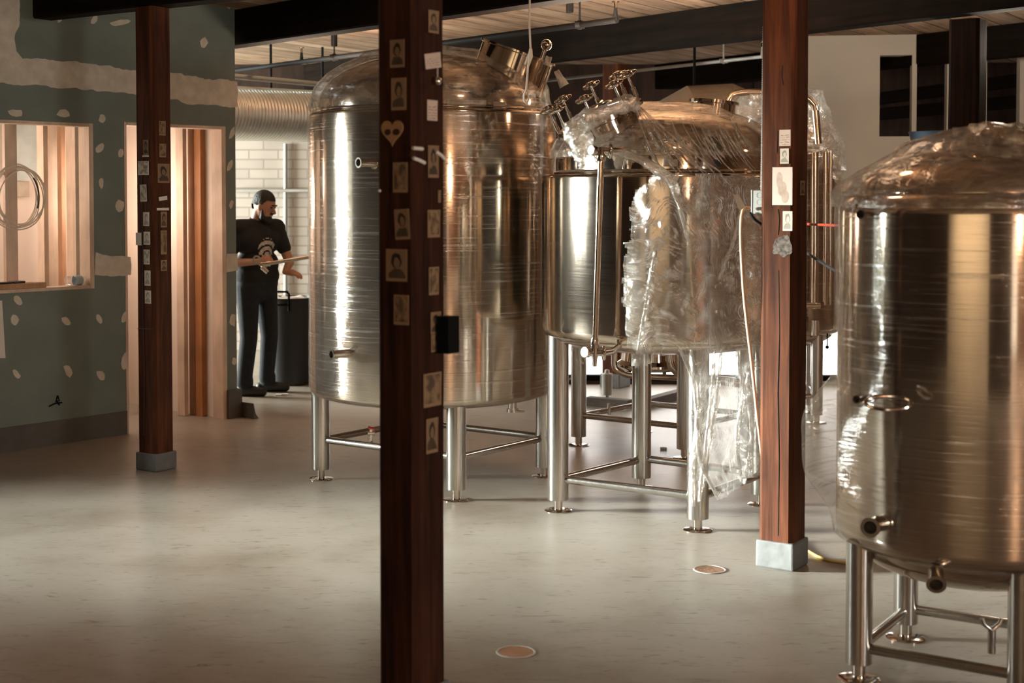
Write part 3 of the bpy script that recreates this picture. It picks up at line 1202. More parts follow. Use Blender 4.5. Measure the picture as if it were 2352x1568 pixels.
def nozzle(t, M, r, ln, name='nozzle', flange=True):
    """open-ended pipe stub along local +Z"""
    mb = MB()
    prof = [(r * 0.82, ln * 0.1), (r * 0.82, ln), (r, ln), (r, 0)]
    if flange:
        prof = [(r * 0.82, ln * 0.1), (r * 0.82, ln), (r * 1.25, ln), (r * 1.25, ln - 0.006), (r, ln - 0.012), (r, 0)]
    mb.lathe(prof, 28, M)
    o = mb.build(name, M_['steel_fit'], t)
    mb = MB()
    mb.lathe([(0.0005, ln * 0.55), (r * 0.815, ln * 0.55)], 20, M)
    mb.build('bore', M_['dark_in'], o)
    return o


def look(p, d):
    q = V(d).normalized().to_track_quat('Z', 'Y').to_matrix().to_4x4()
    return Matrix.Translation(V(p)) @ q


def knob(parent, M, r=0.032, h=0.12, name='clamp'):
    """swing bolt with a star shaped hand knob"""
    mb = MB()
    mb.tube([(0, 0, 0), (0, 0, h)], 0.0085, 12, M=M)
    mb.tube([(0, 0, h * 0.25), (0, 0, h * 0.55)], 0.013, 12, M=M)
    mb.tube([(0, 0, -0.012), (0, 0, 0.012)], 0.016, 12, M=M @ Matrix.Rotation(PI / 2, 4, 'X'))
    c = mb.build(name, M_['steel_fit'], parent)
    mb = MB()

    def f(th, rr, z):
        return rr * (1 + (0.18 * math.cos(5 * th) if rr > 0.02 else 0)), z
    mb.lathe([(0.001, h - 0.004), (r * 0.5, h - 0.002), (r * 0.92, h + 0.004), (r, h + 0.012), (r * 0.9, h + 0.02), (r * 0.55, h + 0.022), (r * 0.4, h + 0.03), (0.001, h + 0.032)], 40, M, 0, f)
    mb.build('knob', M_['steel_fit'], c)
    return c


# ---- tank behind the nearest post: tall, tightly wrapped
c2 = V((-0.477, 8.54, 0))
R2 = 0.732
legs2 = [(-1.148, 8.5), (-0.312, 7.91), (0.194, 8.58), (-0.642, 9.17)]
t2 = thing('brewing_tank', 'tallest steel tank, tightly wrapped in clear film, behind the nearest dark post', 'tank', c2, group='stainless brewing tanks')
ZB2, ZT2 = 0.53, 2.188
base_tank(t2, c2, R2, ZB2, ZT2, R2 - 0.055, 0.06, 0.30, 0.06, legs2, 0.056, 0.235, 0.021, round_b=0.03)
wrap_shell(t2, [(R2 - 0.06, ZB2 - 0.012), (R2 - 0.01, ZB2 + 0.0), (R2, ZB2 + 0.04), (R2, ZT2 - 0.02), (R2 - 0.03, ZT2 + 0.012)], M_['wrap'], 0.003, seed=2, off=0.006)
prof = [(R2 - 0.02, ZT2 + 0.02), (R2 - 0.045, ZT2 + 0.09)] + arc(R2 - 0.045, ZT2 + 0.09, 0.05, ZT2 + 0.38, 14, 'top')[1:]
wrap_shell(t2, prof, M_['wrap_dome'], 0.016, seed=4, off=0.012, name='top_wrap', freq=5)
# manway collar leaning to the right on the dome
mc = at(1183, 140, 8.35) - c2
MW = look(mc - V((0.35, -0.08, 1)).normalized() * 0.10, V((0.36, -0.08, 1)))
mb = MB()
mb.lathe([(0.20, 0.02), (0.20, 0.155), (0.215, 0.16), (0.232, 0.16), (0.232, 0.148), (0.218, 0.143), (0.218, -0.05)], 72, MW)
mw = mb.build('manway', M_['steel'], t2)
mb = MB()
mb.lathe([(0.001, 0.03), (0.199, 0.03)], 48, MW)
mb.build('manway_inside', M_['dark_in'], mw)
mb = MB()
MH = MW @ Matrix.Translation((0.2, -0.1, 0.16))
mb.tube([(0, 0, 0), (0, 0, 0.07)], 0.012, 12, M=MH)
mb.ell((0, 0, 0.095), 0.034, MH)
mb.build('ball_knob', M_['steel_fit'], mw)
for (px, py, w, h, a) in [(1258, 140, 0.05, 0.055, 0.3), (1287, 180, 0.055, 0.10, -0.5)]:
    q = at(px, py, 8.2) - c2
    mb = MB()
    pts = []
    for i in range(5):
        for j in range(5):
            u, v_ = i / 4 - 0.5, j / 4 - 0.5
            pts.append(V((u * w * (1 - 0.4 * (v_ + 0.5)), 0.02 * math.sin(u * 4 + v_ * 3), v_ * h)))
    Mx = Matrix.Translation(q) @ Matrix.Rotation(a, 4, 'Y')
    polys = [(i * 5 + j, i * 5 + j + 1, (i + 1) * 5 + j + 1, (i + 1) * 5 + j) for i in range(4) for j in range(4)]
    mb.faces([Mx @ p for p in pts], polys)
    o = mb.build('paper_flap', M_['paper'], t2)
    sm = o.modifiers.new('thick', 'SOLIDIFY')
    sm.thickness = 0.003


def label_on(t, c, R, x0, x1, y0, y1, Y, material, name='label', off=0.016):
    """paper label lying on a round shell, bent to its curve"""
    a, b = at(x0, y0, Y) - c, at(x1, y1, Y) - c
    mb = MB()
    n = 8
    pts = []
    for k in range(n + 1):
        x = a.x + (b.x - a.x) * k / n
        rr = R + off
        y = -math.sqrt(max(rr * rr - x * x, 0.001))
        for (z, o_) in ((a.z, 0), (b.z, 0)):
            pts.append(V((x, y, z)))
    polys = [(2 * k, 2 * k + 1, 2 * k + 3, 2 * k + 2) for k in range(n)]
    mb.faces(pts, polys)
    o = mb.build(name, material, t)
    sm = o.modifiers.new('thick', 'SOLIDIFY')
    sm.thickness = 0.002
    return o


for (x0, x1, y0, y1) in [(1027, 1116, 234, 250), (1133, 1163, 236, 252), (1206, 1236, 240, 258)]:
    label_on(t2, c2, R2 - 0.05, x0, x1, y0 - 6, y1 - 6, 7.84, M_['paper_tan'], off=0.012)
# pipe stubs on the shell


def stub_on(t, c, R, px, py, r, ln, aim=None, name='nozzle', back=0.02):
    # point on the cylinder nearest the camera along this pixel ray
    d = ray(px, py)
    ox, oy = O.x - c.x, O.y - c.y
    A = d.x ** 2 + d.y ** 2
    B = 2 * (ox * d.x + oy * d.y)
    Cc = ox * ox + oy * oy - R * R
    disc = max(B * B - 4 * A * Cc, 0)
    tt = (-B - math.sqrt(disc)) / (2 * A)
    p = O + d * tt - c
    n = V((p.x, p.y, 0)).normalized()
    n = V(aim).normalized() if aim else n
    return nozzle(t, look(p - n * back, n), r, ln + back, name), p


stub_on(t2, c2, R2, 857, 374, 0.024, 0.10, (-0.75, -0.66, 0))
stub_on(t2, c2, R2, 800, 811, 0.024, 0.11, (-0.8, -0.6, 0))
# bottom outlet with butterfly valve, and a small valve standing on a brace
q = at(1177, 938, 8.35) - c2
mb = MB()
mb.tube([(q.x, q.y, ZB2 + 0.02), (q.x, q.y, q.z - 0.015)], 0.026, 18)
mb.tube([(q.x, q.y, q.z + 0.0), (q.x, q.y, q.z - 0.02)], 0.036, 18)
ov = mb.build('outlet_valve', M_['steel_fit'], t2)
mb = MB()
mb.tube([(q.x, q.y - 0.02, q.z - 0.01), (q.x + 0.07, q.y - 0.04, q.z - 0.012)], [0.009, 0.006], 10)
mb.build('valve_handle', M_['steel_fit'], ov)
q = at(853, 1003, 8.3) - c2
mb = MB()
mb.tube([(q.x, q.y, 0.235), (q.x, q.y, 0.33)], 0.011, 12)
mb.tube([(q.x - 0.02, q.y, 0.31), (q.x + 0.02, q.y, 0.31)], 0.014, 12)
sv = mb.build('sample_valve', M_['steel_fit'], t2)
mb = MB()
mb.tube([(q.x - 0.02, q.y, 0.345), (q.x + 0.02, q.y, 0.335)], 0.008, 10)
mb.build('valve_handle', M_['cord_red'], sv)

# ---- middle tank with bare steel on its left, torn film on its right
c3 = V((0.83, 7.715, 0))
R3 = 0.668
legs3 = [(0.25, 7.64), (0.945, 7.19), (1.375, 7.79), (0.754, 8.24)]
t3 = thing('brewing_tank', 'steel tank left of the red brown post, bare on its left side under torn film', 'tank', c3, group='stainless brewing tanks')
ZB3, ZT3 = 0.945, 1.815
base_tank(t3, c3, R3, ZB3, ZT3, 0.585, 0.095, 0.255, 0.09, legs3, 0.056, 0.168, 0.022, round_b=0.055)
prof = [(0.60, ZT3 + 0.09)] + arc(0.60, ZT3 + 0.10, 0.03, ZT3 + 0.375, 14, 'top')[1:]
wrap_shell(t3, prof, M_['wrap_dome'], 0.012, seed=11, off=0.01, name='top_wrap', freq=6)
label_on(t3, c3, 0.585, 1520, 1555, 366, 382, 7.15, M_['paper_tan'])
# manway leaning left on the dome, ringed with hand clamps
mc = at(1372, 262, 7.45) - c3
nd = V((-0.43, -0.16, 0.92)).normalized()
MW = look(mc - nd * 0.05, nd)
mb = MB()
mb.lathe([(0.001, 0.055), (0.10, 0.062), (0.19, 0.05), (0.205, 0.05), (0.222, 0.045), (0.222, 0.02), (0.2, 0.012), (0.2, -0.16)], 64, MW)
mw3 = mb.build('manway', M_['steel'], t3)
mb = MB()
for k in range(3):
    a = 2 * PI * k / 3 + 0.4
    mb.tube([(0.0, 0, 0.075), (0.2 * math.cos(a), 0.2 * math.sin(a), 0.075)], 0.011, 10, M=MW)
mb.tube([(0.09 * math.cos(2 * PI * k / 24), 0.09 * math.sin(2 * PI * k / 24), 0.08) for k in range(24)], 0.01, 10, closed=True, M=MW)
mb.build('lid_spider', M_['steel_fit'], mw3)
for k in range(8):
    a = 2 * PI * k / 8 + 0.25
    knob(mw3, MW @ Matrix.Translation((0.226 * math.cos(a), 0.226 * math.sin(a), 0.02)) @ Matrix.Rotation(0.0, 4, 'Z'), 0.046, 0.145)
# sight tube with valves
pt, pb = at(1381, 352, 7.02) - c3, at(1366, 790, 7.02) - c3
mb = MB()
mb.tube([pt + V((0, 0, 0.02)), pb - V((0, 0, 0.02))], 0.0165, 20)
st = mb.build('sight_tube', M_['steel'], t3)
mb = MB()
mb.tube([pt + V((0, 0, -0.04)), pt + V((0, 0, -0.02)), pt + V((0, 0, 0.0)), pt + V((0, 0, 0.03))], [0.022, 0.026, 0.024, 0.018], 18)
mb.tube([pt + V((-0.03, -0.0, 0.015)), pt + V((0.04, 0.0, 0.015))], 0.016, 16)
mb.tube([pt + V((0.03, 0.0, 0.015)), pt + V((0.1, 0.05, 0.02)), pt + V((0.17, 0.12, 0.01)), pt + V((0.2, 0.2, -0.02))], 0.013, 14)
mb.tube([pt + V((0.045 + 0.0, 0.03 * math.cos(2 * PI * k / 18), 0.012 + 0.03 * math.sin(2 * PI * k / 18))) for k in range(18)], 0.011, 10, closed=True)
vt = mb.build('top_valve', M_['steel_fit'], st)
mb = MB()
Mk = look(pt + V((-0.03, -0.006, 0.012)), V((-0.75, -0.65, 0.1)))
mb.lathe([(0.001, 0.03), (0.024, 0.03), (0.026, 0.027), (0.026, 0.004), (0.02, 0.0), (0.001, 0.0)], 28, Mk)
mb.build('valve_knob', M_['steel_fit'], vt)
mb = MB()
z0 = pb.z
mb.tube([pb + V((0, 0, 0.03)), pb + V((0, 0, 0.0)), pb + V((0, 0, -0.02)), pb + V((0, 0, -0.05)), pb + V((0, 0, -0.075)), pb + V((0, 0, -0.11))],
        [0.02, 0.026, 0.02, 0.02, 0.013, 0.011], 18)
mb.tube([pb + V((-0.03, 0, -0.045)), pb + V((0.05, 0, -0.045))], 0.017, 16)
mb.tube([pb + V((0.045, 0, -0.045)), pb + V((0.09, 0.03, -0.04)), pb + V((0.125, 0.08, -0.02)), pb + V((0.125, 0.14, 0.02)), pb + V((0.11, 0.2, 0.08))], 0.016, 14)
mb.tube([pb + V((0.045, 0.027 * math.cos(2 * PI * k / 18), -0.045 + 0.027 * math.sin(2 * PI * k / 18))) for k in range(18)], 0.01, 10, closed=True)
vb = mb.build('drain_valve', M_['steel_fit'], st)
mb = MB()
Mk = look(pb + V((-0.03, -0.006, -0.04)), V((-0.75, -0.65, 0.1)))
mb.lathe([(0.001, 0.03), (0.024, 0.03), (0.026, 0.027), (0.026, 0.004), (0.02, 0.0), (0.001, 0.0)], 28, Mk)
mb.build('valve_knob', M_['steel_fit'], vb)
q = at(1438, 360, 7.2) - c3
mb = MB()
mb.tube([q, q + V((-0.01, 0, -0.06)), q + V((-0.03, 0.02, -0.1))], 0.011, 12)
mb.tube([q + V((-0.02, 0, 0.0)), q + V((0.02, 0.02, 0.012))], 0.016, 12)
mb.build('relief_valve', M_['steel_fit'], t3)
# crumpled bunch of film hanging off the manway (one with the wrap of the dome)
def crumple_tube(path, radii, amp, seed, n=60, seg=26, flat=0.6):
    pts = []
    P = [V(p) for p in path]
    def cr(t):
        k = t * (len(P) - 1)
        i = min(int(k), len(P) - 2)
        u = k - i
        p0 = P[max(i - 1, 0)]; p1 = P[i]; p2 = P[i + 1]; p3 = P[min(i + 2, len(P) - 1)]
        r = radii[i] + (radii[i + 1] - radii[i]) * u
        return 0.5 * ((2 * p1) + (p2 - p0) * u + (2 * p0 - 5 * p1 + 4 * p2 - p3) * u * u + (3 * p1 - p0 - 3 * p2 + p3) * u ** 3), r
    mb = MB()
    vs, uv = [], []
    prev = None
    for i in range(n + 1):
        c, r = cr(i / n)
        c2_, _ = cr(min(i / n + 0.01, 1.0))
        tg = (c2_ - c)
        tg = tg.normalized() if tg.length > 1e-6 else prev
        prev = tg
        a = tg.cross(V((0, 1, 0)))
        a = a.normalized() if a.length > 1e-4 else V((1, 0, 0))
        b = tg.cross(a)
        for k in range(seg):
            th = 2 * PI * k / seg
            w = noise.noise(V((c.x * 18 + math.cos(th) * 1.6, c.z * 18 + math.sin(th) * 1.6, seed)))
            w2 = abs(noise.noise(V((c.x * 45 + math.cos(th) * 3, c.z * 45 + math.sin(th) * 3, seed + 4))))
            rr = r * (1 + amp * w + amp * 0.8 * w2)
            vs.append(c + a * math.cos(th) * rr + b * math.sin(th) * rr * flat)
            uv.append((k / seg, i / n * 3))
    polys = [(i * seg + k, i * seg + (k + 1) % seg, (i + 1) * seg + (k + 1) % seg, (i + 1) * seg + k) for i in range(n) for k in range(seg)]
    mb.faces(vs, polys, 0, uv)
    return mb


P_ = lambda x, y, Y: at(x, y, Y)
mb = crumple_tube([P_(1306, 312, 7.17), P_(1334, 284, 7.17), P_(1392, 256, 7.17), P_(1440, 238, 7.2), P_(1468, 248, 7.22)], [0.03, 0.042, 0.034, 0.036, 0.025], 0.6, 1)
o = mb.build('bunched_film', M_['rope'], None, None); as_child(o, t3)
mb = crumple_tube([P_(1314, 280, 7.14), P_(1322, 300, 7.12), P_(1335, 330, 7.1), P_(1352, 380, 7.08)], [0.045, 0.055, 0.05, 0.04], 0.6, 3)
o = mb.build('bunched_film', M_['rope'], None, None); as_child(o, t3)
mb = crumple_tube([P_(1410, 346, 7.1), P_(1460, 362, 7.03), P_(1510, 390, 6.99), P_(1540, 412, 6.98), P_(1556, 450, 6.98)], [0.012, 0.018, 0.02, 0.02, 0.016], 0.6, 5)
o = mb.build('bunched_film', M_['rope'], None, None); as_child(o, t3)
# film pulled tight from the manway corner over the dome and down its right side: stretched folds
random.seed(11)
for k in range(46):
    if k < 5:
        x0, y0 = 1452 + k * 5, 236 + k * 3
        x1, y1 = 1520 + k * 34, 398
    else:
        x0, y0 = random.uniform(1475, 1690), random.uniform(268, 340)
        ln = random.uniform(35, 95)
        x1, y1 = x0 + ln * random.uniform(0.5, 0.75), min(y0 + ln, 398)
    u0 = 0.0
    path = []
    for i in range(9):
        u = u0 + (1 - u0) * i / 8
        px, py = x0 + (x1 - x0) * u, y0 + (y1 - y0) * u + 8 * math.sin(u * PI)
        # nearest point of that ray on the wrapped dome
        p = None
        for q_ in range(240):
            Y = 6.95 + q_ * 0.006
            w_ = at(px, py, Y)
            rel = w_ - c3
            rr = math.hypot(rel.x, rel.y)
            zz = ZT3 + 0.11 + 0.275 * math.sqrt(max(1 - (rr / 0.62) ** 2, 0)) if rr < 0.62 else (ZT3 + 0.11 if rr < 0.63 else -1)
            if w_.z < zz + 0.012:
                p = w_
                break
        if p is None:
            p = at(px, py, 7.5)
        path.append(p + V((0, -0.008, 0.004)))
    r_ = random.choice((0.0022, 0.003, 0.005))
    mb = crumple_tube(path, [r_ * 0.5] + [r_] * 7 + [r_ * 0.5], 0.7, 20 + k, 36, 7, 0.5)
    o = mb.build('film_fold', M_['rope'], None, None)
    as_child(o, t3)

# ---- torn sheet of film draped over the middle tank
def inside(poly, x, y):
    r = False
    n = len(poly)
    for i in range(n):
        (x1, y1), (x2, y2) = poly[i], poly[(i + 1) % n]
        if (y1 > y) != (y2 > y) and x < (x2 - x1) * (y - y1) / (y2 - y1) + x1:
            r = not r
    return r


def sheet(outline, x0, x1, y0, y1, step, depth_f, amp, seed, ragged=5):
    """film laid out over the tank: grid of points, cut to a torn outline, crumpled"""
    nx, ny = int((x1 - x0) / step), int((y1 - y0) / step)
    mb = MB()
    idx = {}
    vs, uv = [], []
    for j in range(ny + 1):
        for i in range(nx + 1):
            px, py = x0 + i * step, y0 + j * step
            jx = px + 3 * noise.noise(V((px * 0.05, py * 0.05, seed)))
            p = depth_f(jx, py)
            q = V((p.x * 7, p.y * 3, p.z * 7 + seed))
            w = abs(noise.noise(q)) * 1.3 + 0.7 * abs(noise.noise(q * 2.3)) + 0.35 * abs(noise.noise(q * 5))
            dirn = V((p.x - c3.x, p.y - c3.y, 0))
            dirn = dirn.normalized() if dirn.length > 0.05 else V((0, -1, 0))
            idx[(i, j)] = len(vs)
            vs.append(p + dirn * (amp * w))
            k1 = min(max((px - 1600) / 90, 0), 1)
            k2 = min(max((560 - py) / 120, 0), 1)
            a_ = -0.22 + (1.45 + 0.22) * k1 + 0.8 * k2 * (1 - k1) + 0.5 * noise.noise(V((px * 0.012, py * 0.012, seed)))
            uv.append((p.x * math.cos(a_) + p.z * math.sin(a_), -p.x * math.sin(a_) + p.z * math.cos(a_)))
    polys = []
    for j in range(ny):
        for i in range(nx):
            px, py = x0 + (i + 0.5) * step, y0 + (j + 0.5) * step
            rx = ragged * noise.noise(V((px * 0.04, py * 0.04, seed + 3))) * 2
            if inside(outline, px + rx, py + rx * 0.7):
                polys.append((idx[(i, j)], idx[(i + 1, j)], idx[(i + 1, j + 1)], idx[(i, j + 1)]))
    used = sorted({i for p in polys for i in p})
    mp = {o: n for n, o in enumerate(used)}
    mb.faces([vs[i] for i in used], [tuple(mp[i] for i in p) for p in polys], 0, [uv[i] for i in used])
    return mb


def on_tank3(px, py):
    d = ray(px, py)
    Rr = R3 + 0.018
    ox, oy = O.x - c3.x, O.y - c3.y
    A = d.x ** 2 + d.y ** 2
    B = 2 * (ox * d.x + oy * d.y)
    Cc = ox * ox + oy * oy - Rr * Rr
    disc = B * B - 4 * A * Cc
    if disc < 0.02:
        disc = 0.02
    tt = (-B - math.sqrt(disc)) / (2 * A)
    p = O + d * tt
    return p


out1 = [(1500, 398), (1478, 425), (1452, 462), (1446, 480), (1450, 555), (1436, 556), (1434, 640), (1438, 790), (1450, 815), (1456, 842), (1475, 838),
        (1515, 818), (1570, 806), (1574, 830), (1592, 905), (1584, 1000), (1578, 1090), (1588, 1140), (1604, 1150), (1620, 1100), (1640, 1135), (1652, 1146),
        (1690, 1118), (1738, 1085), (1762, 1000), (1782, 900), (1786, 600), (1782, 402)]
mb = sheet(out1, 1424, 1792, 394, 1160, 4.5, on_tank3, 0.017, 3)
o = mb.build('plastic_sheet', M_['sheet'], None, None)
tag(o, 'crumpled clear plastic sheet draped down the right of the middle tank to its legs', 'plastic sheet')
# long strands where that film is drawn together round the front leg
for k, pth in enumerate([[(1560, 800), (1592, 880), (1600, 980), (1610, 1060), (1648, 1144)],
                         [(1585, 800), (1604, 900), (1596, 1000), (1590, 1080), (1592, 1160)],
                         [(1640, 800), (1632, 900), (1624, 980), (1616, 1060), (1604, 1150)],
                         [(1655, 800), (1646, 900), (1632, 990), (1622, 1080)],
                         [(1690, 800), (1704, 900), (1690, 1000), (1700, 1090)],
                         [(1722, 800), (1716, 900), (1724, 1000), (1708, 1110)],
                         [(1505, 560), (1492, 640), (1476, 740), (1458, 835)],
                         [(1536, 420), (1560, 480), (1580, 560)],
                         [(1700, 480), (1680, 560), (1650, 640)]]):
    path = [on_tank3(x, y) + V((0, -0.03, 0)) for x, y in pth]
    mb = crumple_tube(path, [0.006] + [0.010] * (len(path) - 2) + [0.006], 0.8, 40 + k, 60, 9, 0.4)
    s_ = mb.build('film_fold', M_['rope'], None, None)
    as_child(s_, o)

# small film scrap hanging under the middle tank, left
scr = [(1313, 790), (1345, 786), (1368, 800), (1350, 830), (1325, 850), (1312, 880)]
mb = sheet(scr, 1308, 1372, 782, 886, 4, lambda x, y: at(x, y, 7.95), 0.02, 9, 2)
o = mb.build('plastic_scrap', M_['sheet'], None, None)
tag(o, 'small hanging scrap of clear film behind the drain valve of the middle tank', 'plastic scrap')

# ---- near tank at the right edge
c4 = V((1.66, 5.06, 0))
R4 = 0.487
legs4 = [(1.22, 4.95), (1.684, 4.65), (2.0, 5.12), (1.515, 5.42)]
t4 = thing('brewing_tank', 'nearest wrapped steel tank cut off by the right edge of the picture', 'tank', c4, group='stainless brewing tanks')
ZB4, ZT4 = 0.46, 1.66
base_tank(t4, c4, R4, ZB4, ZT4 + 0.05, R4 - 0.07, 0.0, 0.16, 0.14, legs4, 0.046, 0.11, 0.018, round_b=0.06, top_r=0.07, ring=False)


def bulge4(th, r, z):
    d = math.atan2(math.sin(th - 2.85), math.cos(th - 2.85))
    return 0.115 * math.exp(-(d / 0.62) ** 2) * math.exp(-((z - 0.80) / 0.20) ** 4)


wrap_shell(t4, [(R4 - 0.05, ZB4 - 0.01), (R4, ZB4 + 0.03), (R4, ZT4 + 0.01)], M_['wrap'], 0.005, bulge4, seed=21, off=0.007)
prof = [(R4, ZT4), (R4 - 0.005, 1.71), (R4 - 0.03, 1.75), (0.39, 1.79), (0.30, 1.84), (0.21, 1.88), (0.1, 1.915), (0.03, 1.93)]
wrap_shell(t4, prof, M_['wrap_dome'], 0.016, seed=24, off=0.01, name='top_wrap', freq=6)
# wrapped fin standing on the dome and the covered manway to its right
mb = MB()
pts, uv = [], []
for i in range(9):
    for j in range(11):
        u, v_ = i / 8, j / 10
        p = at(2183 + 34 * (1 - v_) * (0.3 + u) * 0.4 + 3 * math.sin(j), 292 + 95 * v_, 4.95 + 0.10 * u)
        pts.append(p - c4)
        uv.append((u * 0.1, v_ * 0.2))
mb.faces(pts, [(i * 11 + j, i * 11 + j + 1, (i + 1) * 11 + j + 1, (i + 1) * 11 + j) for i in range(8) for j in range(10)], 0, uv)
mb.build('film_fin', M_['sheet'], t4, None)
MW = look(at(2330, 345, 4.95) - c4 - V((0, 0, 0.12)), V((0.12, 0.05, 1)))
mb = MB()
mb.lathe([(0.001, 0.175), (0.16, 0.17), (0.175, 0.155), (0.175, 0.12), (0.16, 0.11), (0.16, -0.05)], 48, MW)
mb.build('manway', M_['steel'], t4)
mb = MB()


def fwr(th, r, z):
    return r * (1 + 0.05 * noise.noise(V((math.cos(th) * 3, math.sin(th) * 3, z * 9)))), z + 0.012 * noise.noise(V((math.cos(th) * 4, math.sin(th) * 4, r * 9)))


mb.lathe(resample([(0.24, -0.01), (0.205, 0.05), (0.19, 0.15), (0.175, 0.19), (0.08, 0.2), (0.01, 0.2)], 0.02), 64, MW, 0, fwr)
mb.build('manway_wrap', M_['wrap_dome'], t4, None)
stub_on(t4, c4, R4, 2008, 1203, 0.027, 0.06, (-0.45, -0.88, 0))
stub_on(t4, c4, R4, 2150, 1322, 0.026, 0.05, (-0.25, -0.9, -0.35))
n_, p_ = stub_on(t4, c4, R4, 1990, 492, 0.012, 0.05, (-0.6, -0.78, 0), 'thermowell')
n_, p_ = stub_on(t4, c4, R4, 1985, 914, 0.012, 0.05, (-0.7, -0.7, 0), 'thermowell')
mb = MB()
q = at(2040, 925, 4.6) - c4
mb.tube([q + V((0.075 * math.cos(2 * PI * k / 24), 0.03 * math.sin(2 * PI * k / 24) * 0.5, 0.02 * math.sin(2 * PI * k / 24))) for k in range(24)], 0.007, 8, closed=True)
mb.build('side_ring', M_['steel_fit'], t4)
q = at(2278, 1440, 4.9) - c4
mb = MB()
mb.tube([(q.x, q.y, 0.11), (q.x, q.y, q.z - 0.01)], 0.014, 12)
mb.tube([(q.x - 0.035, q.y, q.z + 0.03), (q.x - 0.028, q.y, q.z + 0.012), (q.x, q.y, q.z - 0.01), (q.x + 0.028, q.y, q.z + 0.012), (q.x + 0.035, q.y, q.z + 0.03)], 0.009, 10)
mb.build('pipe_cradle', M_['steel_leg'], t4)

# ---- tank directly behind the middle tank
c5t = V((1.03, 9.7, 0))
legs5 = [(0.455, 9.66), (1.12, 9.18), (1.605, 9.74), (0.94, 10.22)]
t5 = thing('brewing_tank', 'tank behind the middle tank, seen by its legs and pipes below', 'tank', c5t, group='stainless brewing tanks')
base_tank(t5, c5t, 0.63, 0.74, 2.0, 0.57, 0.05, 0.16, 0.06, legs5, 0.052, 0.20, 0.02)
q = at(1495, 842, 9.55) - c5t
mb = MB()
mb.lathe([(0.001, 0.53), (0.2, 0.535), (0.235, 0.56), (0.235, 0.575), (0.2, 0.6), (0.18, 0.78)], 48, Matrix.Translation((q.x, q.y, 0)))
mb.build('sump', M_['steel'], t5)
MW = look(at(1632, 250, 9.75) - c5t - V((0, 0, 0.22)), V((0.1, 0, 1)))
mb = MB()
mb.lathe([(0.001, 0.26), (0.135, 0.26), (0.15, 0.275), (0.17, 0.275), (0.17, 0.255), (0.15, 0.25), (0.15, -0.05)], 48, MW)
mb.build('manway', M_['steel'], t5)


def px_tube(t, c, pts, Y, r, material, name, seg=14):
    mb = MB()
    P = [at(x, y, Y) - c for x, y in pts]
    Q = [P[0]]
    for a, b, d in zip(P, P[1:], P[2:]):
        k = min((b - a).length, (d - b).length) * 0.35
        Q += [b + (a - b).normalized() * k, b + ((a - b).normalized() + (d - b).normalized()) * k * 0.22, b + (d - b).normalized() * k]
    Q.append(P[-1])
    mb.tube(Q, r, seg)
    return mb.build(name, material, t)


px_tube(t5, c5t, [(1411, 730), (1411, 848), (1440, 862), (1530, 866), (1575, 868)], 9.45, 0.02, M_['steel'], 'outlet_pipe')
px_tube(t5, c5t, [(1538, 770), (1538, 842), (1578, 866), (1660, 874), (1760, 888)], 9.3, 0.03, M_['steel'], 'outlet_pipe')
px_tube(t5, c5t, [(1526, 820), (1526, 868)], 9.5, 0.014, M_['steel'], 'pipe_support')
px_tube(t5, c5t, [(1399, 952), (1399, 925)], 9.8, 0.012, M_['steel_fit'], 'pipe_support')

# ---- tank behind the red brown post, its right side wrapped
c6 = V((2.06, 10.9, 0))
R6 = 0.45
legs6 = [(c6.x + 0.36 * math.cos(a), c6.y + 0.36 * math.sin(a)) for a in (-0.9, 0.67, 2.24, 3.81)]
t6 = thing('brewing_tank', 'narrow wrapped tank with shiny side pipes just right of the red brown post', 'tank', c6, group='stainless brewing tanks')
base_tank(t6, c6, R6, 0.66, 2.05, R6 - 0.05, 0.05, 0.22, 0.12, legs6, 0.045, 0.2, 0.02)
prof = [(R6, 1.9), (R6 - 0.02, 2.1)] + [(R6 - 0.10, 2.25), (R6 - 0.16, 2.40), (R6 - 0.2, 2.46), (0.05, 2.5)]
wrap_shell(t6, prof, M_['sheet'], 0.03, seed=33, off=0.012, name='top_wrap', freq=9)
wrap_shell(t6, [(R6, 0.68), (R6, 1.9)], M_['wrap'], 0.01, seed=35, off=0.012)
for (x, r) in ((1872, 0.028), (1896, 0.018), (1908, 0.014)):
    px_tube(t6, c6, [(x, 350), (x - 1, 560), (x - 2, 700)], 10.42, r, M_['steel'], 'side_pipe')
px_tube(t6, c6, [(1850, 702), (1884, 702)], 10.38, 0.022, M_['steel_fit'], 'pipe_coupling')
px_tube(t6, c6, [(1872, 735), (1872, 770)], 10.4, 0.03, M_['steel_fit'], 'pipe_coupling')
px_tube(t6, c6, [(1672, 330), (1668, 250), (1680, 216), (1720, 211), (1840, 214), (1872, 240), (1880, 330)], 10.35, 0.026, M_['steel'], 'overhead_pipe')
px_tube(t6, c6, [(1655, 245), (1678, 246)], 10.3, 0.016, M_['steel_fit'], 'pipe_clamp')
px_tube(t6, c6, [(1900, 765), (1900, 795)], 10.5, 0.005, M_['iron'], 'pull_chain')
mb = MB()
mb.ell(at(1900, 797, 10.5) - c6, 0.014)
mb.build('chain_ball', M_['iron'], t6)
# film hung between the overhead pipe and the dome of that tank
scr = [(1680, 220), (1760, 216), (1770, 300), (1770, 330), (1720, 310), (1690, 290), (1676, 260)]
mb = sheet(scr, 1670, 1776, 212, 334, 4, lambda x, y: at(x, y, 10.3), 0.03, 12, 3)
o = mb.build('film_drape', M_['sheet'], None, None)
as_child(o, t6)
